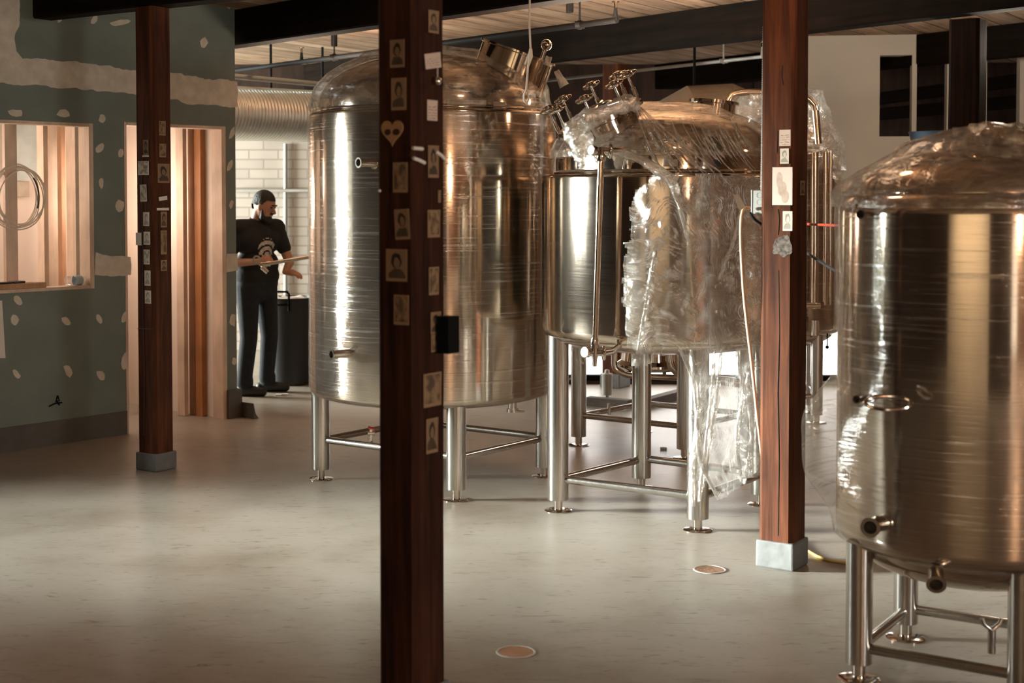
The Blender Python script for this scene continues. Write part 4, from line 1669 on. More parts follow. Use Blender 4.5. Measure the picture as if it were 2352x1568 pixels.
# loose torn film edge at the right of that tank
scr = [(1872, 220), (1890, 270), (1905, 300), (1922, 360), (1932, 402), (1918, 420), (1900, 380), (1872, 330)]
mb = sheet(scr, 1866, 1938, 214, 426, 4, lambda x, y: at(x, y, 10.5), 0.04, 14, 4)
o = mb.build('film_drape', M_['sheet'], None, None)
as_child(o, t6)


# ------------------------------------------------------------------ spiral duct and the duct elbow
def ribbed(path_fn, n, r, rib, amp, seg=40):
    mb = MB()
    pts = []
    for i in range(n + 1):
        c, tg = path_fn(i / n)
        a = tg.cross(V((0, 0, 1))).normalized()
        b = tg.cross(a)
        for k in range(seg):
            th = 2 * PI * k / seg
            ph = i / n * rib * 2 * PI + th
            rr = r * (1 + amp * math.cos(ph))
            pts.append(c + a * math.cos(th) * rr + b * math.sin(th) * rr)
    polys = [(i * seg + k, i * seg + (k + 1) % seg, (i + 1) * seg + (k + 1) % seg, (i + 1) * seg + k) for i in range(n) for k in range(seg)]
    mb.faces(pts, polys)
    return mb


da, db = at(480, 258, 12.6), at(800, 270, 14.0)
mb = ribbed(lambda t: (da.lerp(db, t), (db - da).normalized()), 520, 0.24, 44, 0.03, 36)
o = mb.build('spiral_duct', M_['galv'], None, None)
tag(o, 'ribbed galvanised duct running above the bearded man', 'duct')
for u in (0.42, 0.8):
    q = da.lerp(db, u)
    mb = MB()
    mb.tube([q + V((0, 0, 0.235)), V((q.x, q.y, ZC))], 0.012, 8)
    mb.build('hanger_strap', M_['iron'], o)
mb = MB()
ea, eb = at(500, 172, 12.5), at(760, 196, 13.7)
mb.tube([ea, eb], 0.025, 8)
o = mb.build('steel_rail', M_['galv'])
tag(o, 'thin pale rail running just above the ribbed duct', 'rail')

# segmented elbow of the wide duct behind the middle tank
mb = MB()
segs = []
K = 5
Cc = at(1640, 420, 12.1)
for k in range(K + 1):
    a = math.radians(158 - 26 * k)
    segs.append(Cc + V((math.cos(a) * 0.62, 0, math.sin(a) * 0.62)))
mb.tube(segs, 0.235, 36)
o = mb.build('duct_elbow', M_['duct_warm_lit'])
for e in o.data.polygons:
    e.use_smooth = False
tag(o, 'wide warm lit duct elbow in flat segments above and behind the middle tank', 'duct')
mb = MB()
q = segs[2]
mb.tube([q + V((0, 0, 0.2)), V((q.x, q.y, ZC))], 0.012, 8)
mb.build('hanger_strap', M_['iron'], o)

# ------------------------------------------------------------------ sprinkler pipes under the ceiling
def sprinkler(a, b, r, m, hang, heads, label):
    t = thing('sprinkler_pipe', label, 'pipe', a, group='pipes hung under the ceiling planks')
    mb = MB()
    mb.tube([V((0, 0, 0)), b - a], r, 16)
    mb.build('pipe', m, t)
    for px in hang:
        q = on_line(a, b, px) - a
        mb = MB()
        mb.tube([q, q + V((0, 0, ZC - (q.z + a.z)))], 0.007, 8)
        mb.tube([q + V((r * 1.3 * math.cos(x), 0, r * 1.3 * math.sin(x))) for x in [2 * PI * k / 16 for k in range(16)]], 0.006, 8, closed=True)
        mb.tube([q + V((-0.035, 0, 0)), q + V((0.035, 0, 0))], r * 1.25, 12)
        mb.build('hanger', m, t)
    for px in heads:
        q = on_line(a, b, px) - a
        mb = MB()
        mb.tube([q, q + V((0, 0, 0.08))], [r * 0.9, r * 0.5], 12)
        h = mb.build('sprinkler_head', m, t)
        mb = MB()
        mb.tube([q + V((0, 0, 0.08)), q + V((0, 0, 0.12))], [0.012, 0.012], 10)
        mb.tube([q + V((0, 0, 0.12)), q + V((0, 0, 0.124))], 0.026, 14)
        mb.build('deflector', M_['steel_fit'], h)
    return t


def on_line(a, b, px):
    best = None
    for k in range(401):
        p = a.lerp(b, k / 400)
        x = 1176 + p.x / p.y * 3267
        if best is None or abs(x - px) < best[0]:
            best = (abs(x - px), p)
    return best[1]


pa = fl(480, 170, 2.86)
pb = fl(1417, 46, 2.86)
sprinkler(pa, pb, 0.021, M_['iron'], [770, 1332], [695, 1414], 'black iron pipe with upright sprinkler heads above the two big tanks')
pa = fl(1250, 186, 2.86)
pb = fl(1752, 130, 2.86)
sprinkler(pa, pb, 0.015, M_['pipe_grey'], [1660], [1748], 'pale grey pipe with one hanger behind the middle tank')
mb = MB()
q = on_line(fl(480, 170, 2.86), fl(1417, 46, 2.86), 1308)
mb.box((q.x, q.y + 0.05, ZC - 0.085), (0.05, 0.05, 0.17), None, 0, 0.006)
o = mb.build('ceiling_bracket', M_['iron'])
tag(o, 'short black bracket on the lit planks beside the pipe hanger, right of the nearest post', 'bracket')
q = on_line(fl(480, 170, 2.86), fl(1417, 46, 2.86), 768)
mb = MB()
mb.box((q.x, q.y + 0.06, ZC - 0.085), (0.05, 0.05, 0.17), None, 0, 0.006)
o = mb.build('ceiling_bracket', M_['iron'])
tag(o, 'short black bracket on the planks above the ribbed duct, left of the nearest post', 'bracket')

# pull cord with a loop
Y_ = 6.9
mb = MB()
top = at(1217, -30, Y_)
pts = [V((top.x, top.y, ZC)), top, at(1216, 60, Y_), at(1219, 118, Y_), at(1213, 150, Y_), at(1209, 205, Y_)]
mb.tube(pts, 0.0052, 10)
mb.tube([at(x, y, Y_) for x, y in [(1209, 203), (1204, 216), (1203, 230), (1209, 238), (1214, 230), (1213, 216)]], 0.005, 10, closed=True)
mb.tube([at(1219, 112, Y_), at(1218, 130, Y_), at(1213, 152, Y_)], [0.008, 0.013, 0.006], 10)
mb.tube([at(1217, 118, Y_), at(1206, 148, Y_)], 0.005, 8)
o = mb.build('pull_cord', M_['cord_white'])
tag(o, 'cream pull cord ending in a loop, hanging in front of the tallest tank', 'cord')

# ------------------------------------------------------------------ brick wall fittings
t = thing('wall_conduit', 'thin grey conduit cross on the white brick wall behind the bearded man', 'conduit', (0, 15.57, 0))
mb = MB()
a, b = at(656, 330, 15.57), at(656, 700, 15.57)
mb.tube([a - V((0, 15.57, 0)), b - V((0, 15.57, 0))], 0.022, 10)
mb.build('upright_pipe', M_['pipe_grey'], t)
mb = MB()
a, b = at(520, 438, 15.57), at(760, 437, 15.57)
mb.tube([a - V((0, 15.60, 0)), b - V((0, 15.60, 0))], 0.018, 10)
mb.build('level_pipe', M_['pipe_grey'], t)

# ------------------------------------------------------------------ black bin with a handle
bp_ = fl(668, 880)
t = thing('trash_can', 'black round bin with a bent handle standing behind the bearded man', 'bin', (bp_.x, bp_.y, 0))
k = bp_.y / 3267
mb = MB()
zt = CAMZ - (682 - 450) * k
mb.lathe([(0.001, 0.0), (47 * k, 0.0), (50 * k, 0.01), (56 * k, zt * 0.86), (57 * k, zt * 0.87), (59 * k, zt * 0.98), (61 * k, zt * 0.985), (61 * k, zt), (57 * k, zt), (55 * k, zt * 0.9), (48 * k, 0.03), (0.001, 0.03)], 48)
mb.build('body', M_['black_plastic'], t)
mb = MB()
mb.lathe([(0.001, zt * 0.96), (30 * k, zt * 1.0), (56 * k, zt * 0.955)], 32, None, 0, lambda th, r, z: (r, z + 0.02 * noise.noise(V((math.cos(th) * 2, math.sin(th) * 2, r * 9)))))
mb.build('bin_liner', M_['paper'], t)
mb = MB()
hx = (657 - 668) * k
mb.tube([(hx - 17 * k, -60 * k, zt - 28 * k), (hx - 17 * k, -60 * k, zt + 10 * k), (hx - 13 * k, -60 * k, zt + 16 * k), (hx + 13 * k, -60 * k, zt + 16 * k), (hx + 17 * k, -60 * k, zt + 10 * k), (hx + 17 * k, -60 * k, zt - 28 * k)], 0.011, 12)
mb.tube([(hx - 17 * k, -60 * k, zt - 14 * k), (hx + 17 * k, -60 * k, zt - 14 * k)], 0.008, 10)
mb.build('handle', M_['iron'], t)

# ------------------------------------------------------------------ things below and behind the tanks
q = fl(1394, 926)
t = thing('filter_housing', 'small grey canister on a stand, under the middle tank at the back', 'canister', (q.x, q.y, 0))
k = q.y / 3267
mb = MB()
mb.lathe([(0.001, 0.07), (12 * k, 0.07), (12.5 * k, 0.10), (12 * k, 0.22), (13 * k, 0.225), (13 * k, 0.245), (6 * k, 0.25), (5 * k, 0.275), (0.001, 0.28)], 28)
mb.build('canister', M_['pipe_grey'], t)
mb = MB()
mb.tube([(0, 0, 0), (0, 0, 0.08)], 0.02, 12)
mb.tube([(0, 0, 0), (0, 0, 0.012)], 0.05, 16)
mb.build('stand', M_['steel_leg'], t)
for (x0, y0, x1, y1, w, h, lab) in [(1350, 930, 1448, 938, 0.09, 0.07, 'low dark timber lying on the floor behind the legs of the middle tank, left piece'),
                                    (1480, 936, 1568, 912, 0.09, 0.07, 'low dark timber lying slanted behind the legs of the middle tank, right piece')]:
    a, b = fl(x0, y0), fl(x1, y1)
    mb = MB()
    d = b - a
    mb.box((0, 0, h / 2), (d.length, w, h), None, 0, 0.004)
    o = mb.build('timber_skid', M_['skid'])
    o.location = (a + b) / 2
    o.rotation_euler = (0, 0, math.atan2(d.y, d.x))
    tag(o, lab, 'timber')
# navy cap/tub on top behind near tank
q = at(2165, 318, 6.4)
mb = MB()
mb.lathe([(0.001, -0.045), (0.13, -0.045), (0.145, 0.02), (0.15, 0.03), (0.14, 0.03), (0.13, -0.03), (0.001, -0.03)], 40)
mb.lathe([(0.02, -0.045), (0.02, -1.0)], 12)
mb.lathe([(0.001, -q.z), (0.16, -q.z), (0.16, -q.z + 0.02), (0.02, -q.z + 0.04), (0.02, -1.0), (0.02, -0.9)], 24)
o = mb.build('stand_tray', M_['navy'])
o.location = q
tag(o, 'dark blue round tray on a pole behind the near wrapped tank', 'tray')

# far room seen through the openings on the right: beams with lit edges
for (x0, y0, x1, y1, lab) in [(2020, 240, 2360, 196, 'far beam with a lit lower edge seen through the wall openings, upper one'),
                              (2020, 276, 2360, 246, 'far beam with a lit lower edge seen through the wall openings, lower one')]:
    a, b = at(x0, y0, 14.6), at(x1, y1, 13.6)
    d = b - a
    mb = MB()
    mb.box((0, 0, 0.06), (d.length, 0.09, 0.12), None, 0, 0.006)
    o = mb.build('far_beam', M_['beam'])
    o.matrix_world = Matrix.Translation((a + b) / 2) @ d.to_track_quat('X', 'Z').to_matrix().to_4x4()
    tag(o, lab, 'beam')

# ------------------------------------------------------------------ floor things
for (x, y, lab) in [(1185, 1497, 'round coppery floor drain nearest the camera beside the nearest post'),
                    (1630, 1308, 'round coppery floor drain in front of the middle tank')]:
    q = fl(x, y)
    t = thing('floor_drain', lab, 'drain', (q.x, q.y, 0), group='round floor drains')
    mb = MB()
    mb.lathe([(0.066, 0.0005), (0.068, 0.003), (0.073, 0.003), (0.075, 0.0005)], 48)
    mb.build('rim', M_['pipe_grey'], t)
    mb = MB()

    def fdr(th, r, z):
        return r, z + 0.0018 * abs(noise.noise(V((math.cos(th) * r * 60, math.sin(th) * r * 60, x))))
    mb.lathe(resample([(0.001, 0.0006), (0.067, 0.0006)], 0.003), 60, None, 0, fdr)
    mb.build('cover', M_['copper'] if 'copper' in M_ else M_['steel_fit'], t, None)
a = fl(1853, 1262)
pts = [fl(x, y, 0.006) for x, y in [(1830, 1238), (1853, 1263), (1875, 1276), (1905, 1287), (1945, 1293), (2010, 1285)]]
mb = MB()
mb.tube(pts, 0.006, 8)
o = mb.build('floor_cable', M_['cord_yellow'])
tag(o, 'thin yellow cable lying on the floor from the red brown post to the near tank', 'cable')
mb = MB()
for (x, y) in [(640, 908), (655, 907)]:
    q = fl(x, y)
    mb.box((q.x, q.y, 0.006), (0.05, 0.04, 0.012), Matrix.Identity(4))
o = mb.build('paper_scrap', M_['paper'])
tag(o, 'crumpled white paper scrap on the floor in front of the man and the bin', 'paper')
q = fl(1524, 1032)
mb = MB()
mb.box((q.x, q.y, 0.008), (0.045, 0.03, 0.014), None, 0, 0.004)
o = mb.build('paper_scrap', M_['paper'])
tag(o, 'small pale scrap on the floor under the middle tank, behind its front leg', 'paper')

# ------------------------------------------------------------------ sill things of the wall opening
def wq(px, py, back):
    p = on_plane(px, py, A_ + GB * back, GN)
    return p


zs = zw0 + 0.024
# lying plastic bottle
s0 = gs(128, 655)[0]
t = thing('water_bottle', 'small clear plastic water bottle lying on the sill of the left wall opening', 'bottle')
t.matrix_world = MG @ Matrix.Translation((s0 + 0.12, 0.06, zs + 0.034)) @ Matrix.Rotation(PI / 2, 4, 'Y')
m_, nt_, out_ = mat('clear_bottle')
gb_ = N(nt_, 'BsdfGlossy', i_Roughness=0.05, i_Color=(0.9, 0.95, 1, 1))
tb_ = N(nt_, 'BsdfTransparent', i_Color=(0.96, 0.98, 0.99, 1))
lw_ = N(nt_, 'LayerWeight', i_Blend=0.3)
ms_ = N(nt_, 'MixShader')
L(nt_, lw_, 'Facing', ms_, 0); L(nt_, tb_, 0, ms_, 1); L(nt_, gb_, 0, ms_, 2); L(nt_, ms_, 0, out_, 0)
mb = MB()
prof = [(0.001, 0.0), (0.028, 0.0), (0.033, 0.008), (0.032, 0.05), (0.034, 0.055), (0.032, 0.06), (0.033, 0.13), (0.03, 0.16), (0.014, 0.19), (0.0135, 0.2)]
mb.lathe(prof, 28)
mb.build('body', m_, t)
mb = MB()
mb.lathe([(0.0335, 0.065), (0.0345, 0.066), (0.0345, 0.115), (0.0335, 0.116)], 28)
mb.build('label_band', plain('pale_blue_label', (0.45, 0.6, 0.66), 0.5), t)
mb = MB()
mb.lathe([(0.001, 0.215), (0.015, 0.215), (0.015, 0.197), (0.013, 0.197)], 20)
mb.build('lid', M_['paper'], t)
# wood offcuts and black plates on the sill
def on_sill(px0, px1, w, h, z, mname, nm, lab, cat, back=0.05, a=0):
    s0, s1 = gs(px0, 655)[0], gs(px1, 655)[0]
    mb = MB()
    mb.box((0, 0, 0), (s1 - s0, w, h), None, 0, min(0.004, h / 3))
    o = mb.build(nm, M_[mname])
    o.matrix_world = MG @ Matrix.Translation(((s0 + s1) / 2, back, z + h / 2)) @ Matrix.Rotation(a, 4, 'Z')
    tag(o, lab, cat)


on_sill(-20, 92, 0.11, 0.036, zs, 'stud_dark', 'timber_offcut', 'brown board lying on the sill of the left wall opening', 'board', 0.04)
on_sill(93, 108, 0.07, 0.036, zs, 'stud_dark', 'timber_offcut', 'short wood block at the right end of the board on the sill', 'block', 0.04)
on_sill(-10, 28, 0.07, 0.012, zs + 0.037, 'black_plastic', 'cover_plate', 'flat black plate on the board on the sill, left one', 'plate', 0.04)
on_sill(32, 62, 0.07, 0.014, zs + 0.037, 'black_plastic', 'cover_plate', 'flat black plate on the board on the sill, right one below the stud', 'plate', 0.05, 0.2)
# coil of white cable hung on the stud
mb = MB()
cp = wq(46, 452, 0.145)
Mc = Matrix(((GD.x, GB.x, 0, cp.x), (GD.y, GB.y, 0, cp.y), (0, 0, 1, cp.z), (0, 0, 0, 1)))
random.seed(3)
for k in range(9):
    rx, rz = 0.185 + random.uniform(-0.04, 0.03), 0.205 + random.uniform(-0.02, 0.015)
    ox, oz, oy = random.uniform(-0.02, 0.02), random.uniform(-0.01, 0.01), 0.03 + random.uniform(-0.03, 0.04)
    mb.tube([(ox + rx * math.cos(a), oy + 0.02 * math.sin(2 * a + k), oz + rz * math.sin(a)) for a in [2 * PI * i / 48 for i in range(48)]], 0.0045, 8, closed=True, M=Mc)
t = mb.build('cable_coil', M_['cord_white'])
tag(t, 'coil of white cable hanging on the knotty stud in the left wall opening', 'cable coil')
mb = MB()
mb.tube([(0.155 * math.cos(a), 0.02, 0.19 * math.sin(a)) for a in [0.75 - 0.03 * i for i in range(40)]], 0.006, 8, M=Mc)
mb.build('black_tape', M_['cord_black'], t, None)
# outlet box behind the coil
p = wq(47, 434, 1.33)
mb = MB()
mb.box((0, 0, 0), (0.12, 0.06, 0.12), None, 0, 0.004)
o = mb.build('outlet_box', M_['paper_tan'])
o.matrix_world = Matrix(((GD.x, GB.x, 0, p.x), (GD.y, GB.y, 0, p.y), (0, 0, 1, p.z), (0, 0, 0, 1)))
tag(o, 'pale outlet box on the inner wall, seen inside the coil of white cable', 'outlet box')
# paper notice at the far left edge
pl = [gs(x, y) for x, y in [(-60, 690), (4, 690), (12, 822), (-60, 822)]]
mb = MB()
pts = [MG @ V((s, -0.004, z)) for s, z in pl] + [MG @ V((s, -0.001, z)) for s, z in pl]
mb.faces(pts, [(0, 1, 2, 3), (0, 1, 5, 4), (1, 2, 6, 5), (2, 3, 7, 6), (3, 0, 4, 7)])
o = mb.build('paper_notice', M_['paper'])
tag(o, 'white paper sheet taped to the green wall at the left edge of the picture', 'paper')
# painted scribble on the green wall
mb = MB()
sc = [[(132, 908), (128, 922), (136, 920), (132, 908)], [(112, 933), (126, 926), (142, 924)], [(130, 920), (136, 930)]]
for pl in sc:
    mb.tube([MG @ V((gs(x, y)[0], -0.001, gs(x, y)[1])) for x, y in pl], 0.006, 6)
mb.build('black_mark', M_['iron'], wall_left)

# ------------------------------------------------------------------ junction box, tag and cords at the red brown post
p0, n = fplane(R_C, 'f')
bx = V((R_C.x, R_C.y, 0)) + FA * (0.168 + 0.033) + FB * 0.084
bx.z = at(1747, 464, 6.6).z
t = thing('junction_box', 'grey electrical junction box with round knockouts on the left of the red brown post', 'junction box', bx, math.atan2(-FA.y, -FA.x))
k = 6.52 / 3267
mb = MB()
mb.box((0, 0, 0), (27 * k, 30 * k, 54 * k), None, 0, 0.003)
mb.build('housing', M_['box_grey'], t)
mb = MB()
mb.box((-15.5 * k, 0, 0), (4 * k, 33 * k, 57 * k), None, 0, 0.003)
mb.build('lid', M_['box_grey'], t)
for j in (-1, 0, 1):
    mb = MB()
    mb.tube([(3 * k + 6.2 * k * math.cos(a), -15.2 * k, j * 16 * k + 6.2 * k * math.sin(a)) for a in [2 * PI * i / 24 for i in range(24)]], 0.0013, 6, closed=True)
    mb.build('knockout', M_['pipe_grey'], t)
mb = MB()
mb.tube([(-17 * k, 0, 4 * k), (-24 * k, 0, 4 * k)], 5 * k, 14)
mb.tube([(-17 * k, 0, -14 * k), (-26 * k, 0, -15 * k)], 5 * k, 14)
mb.build('cable_gland', M_['black_plastic'], t)
Yc = 6.5
def cable(pts, Ys, r, m, nm, lab, cat='cable'):
    P = [at(x, y, Y) for (x, y), Y in zip(pts, Ys)]
    Q = []
    for i in range(len(P) - 1):
        p0_, p1_, p2_, p3_ = P[max(i - 1, 0)], P[i], P[i + 1], P[min(i + 2, len(P) - 1)]
        for j in range(8):
            u = j / 8
            Q.append(0.5 * ((2 * p1_) + (p2_ - p0_) * u + (2 * p0_ - 5 * p1_ + 4 * p2_ - p3_) * u * u + (3 * p1_ - p0_ - 3 * p2_ + p3_) * u ** 3))
    Q.append(P[-1])
    mb = MB()
    mb.tube(Q, r, 10)
    o = mb.build(nm, M_[m])
    tag(o, lab, cat)
    return o


cable([(1722, 478), (1710, 478), (1703, 500), (1702, 560), (1709, 680), (1726, 830), (1740, 960), (1751, 1060), (1757, 1160), (1766, 1243)],
      [6.55, 6.53, 6.5, 6.5, 6.5, 6.55, 6.65, 6.8, 6.9, 6.98], 0.0075, 'cord_cream', 'power_cord', 'cream cable hanging from the junction box down to the foot of the post')
cable([(1722, 488), (1732, 502), (1748, 514), (1766, 524)], [6.55, 6.55, 6.58, 6.6], 0.007, 'cord_black', 'power_cord', 'short black cable curling under the junction box')
cable([(1850, 514), (1880, 516), (1930, 518)], [6.7, 6.4, 5.6], 0.006, 'cord_red', 'wire', 'red wire stretched between the red brown post and the near tank')
cable([(1850, 578), (1880, 598), (1930, 628)], [6.7, 6.4, 5.6], 0.007, 'cord_black', 'wire', 'black wire sagging between the red brown post and the near tank')
# white tag on the cable
mb = MB()
tp = [(1684, 446), (1697, 447), (1712, 474), (1703, 482), (1696, 479)]
pts = [at(x, y, 6.47) for x, y in tp] + [at(x, y, 6.473) for x, y in tp]
mb.faces(pts, [(0, 1, 2, 3, 4), (9, 8, 7, 6, 5)] + [(i, (i + 1) % 5, 5 + (i + 1) % 5, 5 + i) for i in range(5)])
o = mb.build('cable_tag', M_['paper'])
tag(o, 'white paper tag tied to the cream cable beside the junction box', 'tag')
# ribbed flexible conduit up the left edge of the post
a = at(1757, 60, 6.62); b = at(1752, 440, 6.62)
mb = MB()
n_ = 150
mb.tube([a.lerp(b, i / n_) for i in range(n_ + 1)], [0.010 + 0.0025 * (i % 2) for i in range(n_ + 1)], 10)
o = mb.build('flexible_conduit', M_['box_grey'])
tag(o, 'ribbed grey flexible conduit running up the left edge of the red brown post', 'conduit')
# dark box on the back of the nearest post
p = at(1029, 768, 4.53)
mb = MB()
mb.box((0, 0, 0), (0.05, 0.06, 0.118), None, 0, 0.004)
o = mb.build('switch_box', M_['iron'])
o.location = p
o.rotation_euler = (0, 0, math.atan2(-FA.y, -FA.x))
tag(o, 'dark box fixed to the right side of the nearest dark post', 'box')

# ------------------------------------------------------------------ prints and notes on the posts
SEP = (0.28, 0.175, 0.095)
PAP = (0.66, 0.58, 0.48)
INK = (0.05, 0.035, 0.025)
CM = {
    'p_dim': card_mat('dim_portrait', 'portrait', (0.26, 0.16, 0.09), (0.02, 0.015, 0.01)),
    'p_sep': card_mat('sepia_portrait', 'portrait', SEP, (0.04, 0.028, 0.02)),
    'p_pap': card_mat('pale_portrait', 'portrait', PAP, (0.28, 0.24, 0.2)),
    's_sep': card_mat('sepia_scene', 'scene', SEP, (0.09, 0.06, 0.04)),
    's_pap': card_mat('pale_scene', 'scene', PAP, (0.25, 0.22, 0.18)),
    'note': card_mat('hand_note', 'note', (0.62, 0.48, 0.40), (0.16, 0.09, 0.07)),
    'draw': card_mat('pencil_drawing', 'drawing', (0.74, 0.58, 0.5), (0.3, 0.2, 0.13)),
    'heart': card_mat('heart_face', 'heart', (0.34, 0.19, 0.09), (0.04, 0.02, 0.012)),
    'blank': M_['paper'],
}


def card(corner, which, x0, y0, x1, y1, kind, label, tilt=0, cat='print', name='photo_print', group=None):
    p0, n = fplane(corner, which)
    xm, ym = (x0 + x1) / 2, (y0 + y1) / 2
    f = lambda x, y: on_plane(x, y, p0 + n * 0.0035, n)
    c = f(xm, ym)
    w = (f(x1, ym) - f(x0, ym)).length
    h = (f(xm, y1) - f(xm, y0)).length
    mb = MB()
    if kind == 'heart':
        ol = []
        for k in range(40):
            a = 2 * PI * k / 40
            hx = 16 * math.sin(a) ** 3
            hy = 13 * math.cos(a) - 5 * math.cos(2 * a) - 2 * math.cos(3 * a) - math.cos(4 * a)
            ol.append((hx / 32 * w, (hy + 2.5) / 29 * h))
        mb.prism(ol, 0, 0.004)
    else:
        # thin paper, curling off the wood at one corner
        m = 6
        pts, uv = [], []
        for i in range(m + 1):
            for j in range(m + 1):
                u, v_ = i / m, j / m
                z = 0.0012 + 0.004 * max(0, u + v_ - 1.45) ** 1.5
                pts.append(V(((u - 0.5) * w, (v_ - 0.5) * h, z)))
        for i in range(m + 1):
            for j in range(m + 1):
                pts.append(V(((i / m - 0.5) * w, (j / m - 0.5) * h, 0)))
        q = (m + 1) ** 2
        polys = [(i * (m + 1) + j, (i + 1) * (m + 1) + j, (i + 1) * (m + 1) + j + 1, i * (m + 1) + j + 1) for i in range(m) for j in range(m)]
        rim = [(i, 0) for i in range(m)] + [(m, j) for j in range(m)] + [(i, m) for i in range(m, 0, -1)] + [(0, j) for j in range(m, 0, -1)]
        ids = [i * (m + 1) + j for i, j in rim]
        polys += [(ids[k], ids[(k + 1) % len(ids)], q + ids[(k + 1) % len(ids)], q + ids[k]) for k in range(len(ids))]
        mb.faces(pts, polys)
    o = mb.build(name, CM[kind])
    o.matrix_world = face_M(c, n) @ Matrix.Rotation(tilt, 4, 'Z')
    tag(o, label, cat, group)
    return o


g1 = 'prints on the nearest post'
N1 = 'nearest dark post'
card(C_C, 'f', 896, 91, 929, 155, 'p_dim', 'dim dark portrait print, topmost on the left face of the ' + N1, group=g1)
card(C_C, 'f', 899, 179, 933, 253, 'p_sep', 'pale sepia portrait print just above the heart on the ' + N1, group=g1)
card(C_C, 'f', 877, 277, 927, 336, 'heart', 'tan heart shaped cutout on the left face of the ' + N1, group=None, name='heart_cutout', cat='cutout')
card(C_C, 'f', 903, 373, 936, 442, 's_sep', 'blotchy tan print just below the heart on the ' + N1, group=g1)
card(C_C, 'f', 907, 480, 941, 550, 'p_dim', 'dark print second below the heart on the ' + N1, 0.06, group=g1)
card(C_C, 'f', 887, 572, 935, 646, 'p_dim', 'wide dark portrait with pale lower edge, left face of the ' + N1, group=g1)
card(C_C, 'f', 905, 677, 939, 746, 's_sep', 'tan print lowest on the left face of the ' + N1, group=g1)
card(C_C, 'r', 984, 24, 1007, 76, 'p_sep', 'pale portrait print topmost on the right face of the ' + N1, group=g1)
card(C_C, 'r', 976, 122, 1012, 157, 'note', 'tilted pale card above the hanging bauble on the ' + N1, 0.16, group=g1)
card(C_C, 'r', 981, 230, 1004, 277, 'note', 'plain pale note below the hanging bauble on the ' + N1, group=g1)
card(C_C, 'r', 983, 334, 1007, 408, 'p_dim', 'dark print between the strips of white tape on the ' + N1, group=g1)
card(C_C, 'r', 1006, 437, 1012, 465, 's_sep', 'narrow tan strip at the right edge of the ' + N1, group=g1)
card(C_C, 'r', 982, 482, 1010, 545, 's_sep', 'dark tan print just under the narrow strip on the nearest post', group=g1)
card(C_C, 'r', 985, 613, 1007, 677, 's_sep', 'tan arched print above the two tone print on the nearest post', group=g1)
card(C_C, 'r', 989, 716, 1012, 766, 'p_dim', 'dark upper half of the two tone print beside the switch box', group=g1)
card(C_C, 'r', 990, 767, 1013, 807, 's_sep', 'tan lower half of the two tone print beside the switch box', group=g1)
card(C_C, 'r', 973, 856, 1013, 933, 's_sep', 'largest tan print with dark scribble low on the right face of the ' + N1, group=g1)
card(C_C, 'r', 979, 960, 1005, 1040, 'p_dim', 'lowest narrow dark print on the right face of the ' + N1, group=g1)
g2 = 'prints on the left post'
N2 = 'left face of the left post'
card(L_C, 'f', 329, 321, 341, 356, 'p_dim', 'dark narrow print topmost on the ' + N2, group=g2)
card(L_C, 'f', 327, 356.5, 342, 360, 'blank', 'thin pale strip under the topmost print on the ' + N2, group=g2, name='paper_strip')
card(L_C, 'f', 317, 370, 342, 402, 's_pap', 'widest pale print with dark smears on the ' + N2, group=g2)
card(L_C, 'f', 322, 424, 337, 463, 's_pap', 'pale leaning print below the widest print on the ' + N2, 0.04, group=g2)
card(L_C, 'f', 329, 487, 343, 519, 'p_pap', 'faint pale portrait above the pair of prints on the ' + N2, group=g2)
card(L_C, 'f', 330, 532, 345, 562, 'p_pap', 'right one of the side by side prints on the ' + N2, group=g2)
card(L_C, 'f', 312, 534, 325, 563, 'blank', 'blank white card, left one of the pair on the ' + N2, group=g2)
card(L_C, 'f', 330, 573, 344, 607, 's_pap', 'pale print right below the pair on the ' + N2, group=g2)
card(L_C, 'f', 332, 621, 346, 656, 'p_pap', 'grey toned print second from the bottom on the ' + N2, group=g2)
card(L_C, 'f', 333, 667, 347, 697, 'p_pap', 'bottom pale print with a curled corner on the ' + N2, group=g2)
N3 = 'right face of the left post'
card(L_C, 'r', 365, 278, 380, 311, 's_sep', 'dark print topmost on the ' + N3, group=g2)
card(L_C, 'r', 366, 330, 381, 361, 's_sep', 'tan print second from the top on the ' + N3, group=g2)
card(L_C, 'r', 362, 376, 389, 420, 'p_dim', 'largest dark portrait print on the ' + N3, group=g2)
card(L_C, 'r', 365, 451, 384, 460, 'blank', 'short tilted pale strip on the ' + N3, 0.12, group=g2, name='paper_strip')
card(L_C, 'r', 360, 477, 388, 483, 'blank', 'long level pale strip on the ' + N3, group=g2, name='paper_strip')
card(L_C, 'r', 369, 486, 383, 522, 'p_sep', 'dark haired portrait right below the long strip on the ' + N3, group=g2)
card(L_C, 'r', 369, 529, 383, 584, 's_sep', 'tallest narrow print on the ' + N3, group=g2)
card(L_C, 'r', 369, 597, 383, 622, 'p_sep', 'bottom print with a torn corner on the ' + N3, group=g2)
g3 = 'papers on the red brown post'
card(R_C, 'f', 1790, 298, 1816, 335, 'note', 'pale handwritten note topmost on the red brown post', group=g3, name='paper_note', cat='note')
card(R_C, 'f', 1792, 341, 1812, 376, 'p_pap', 'small faint print between the note and the drawing on the red brown post', group=g3)
card(R_C, 'f', 1774, 384, 1820, 471, 'draw', 'large pale pencil drawing on the red brown post', group=g3, name='paper_drawing', cat='drawing')
card(R_C, 'f', 1798, 485, 1820, 530, 'p_pap', 'small grey print below the drawing on the red brown post', group=g3)
card(R_C, 'r', 1838, 415, 1848, 448, 'p_dim', 'dim print on the dark right face of the red brown post', group=g3)
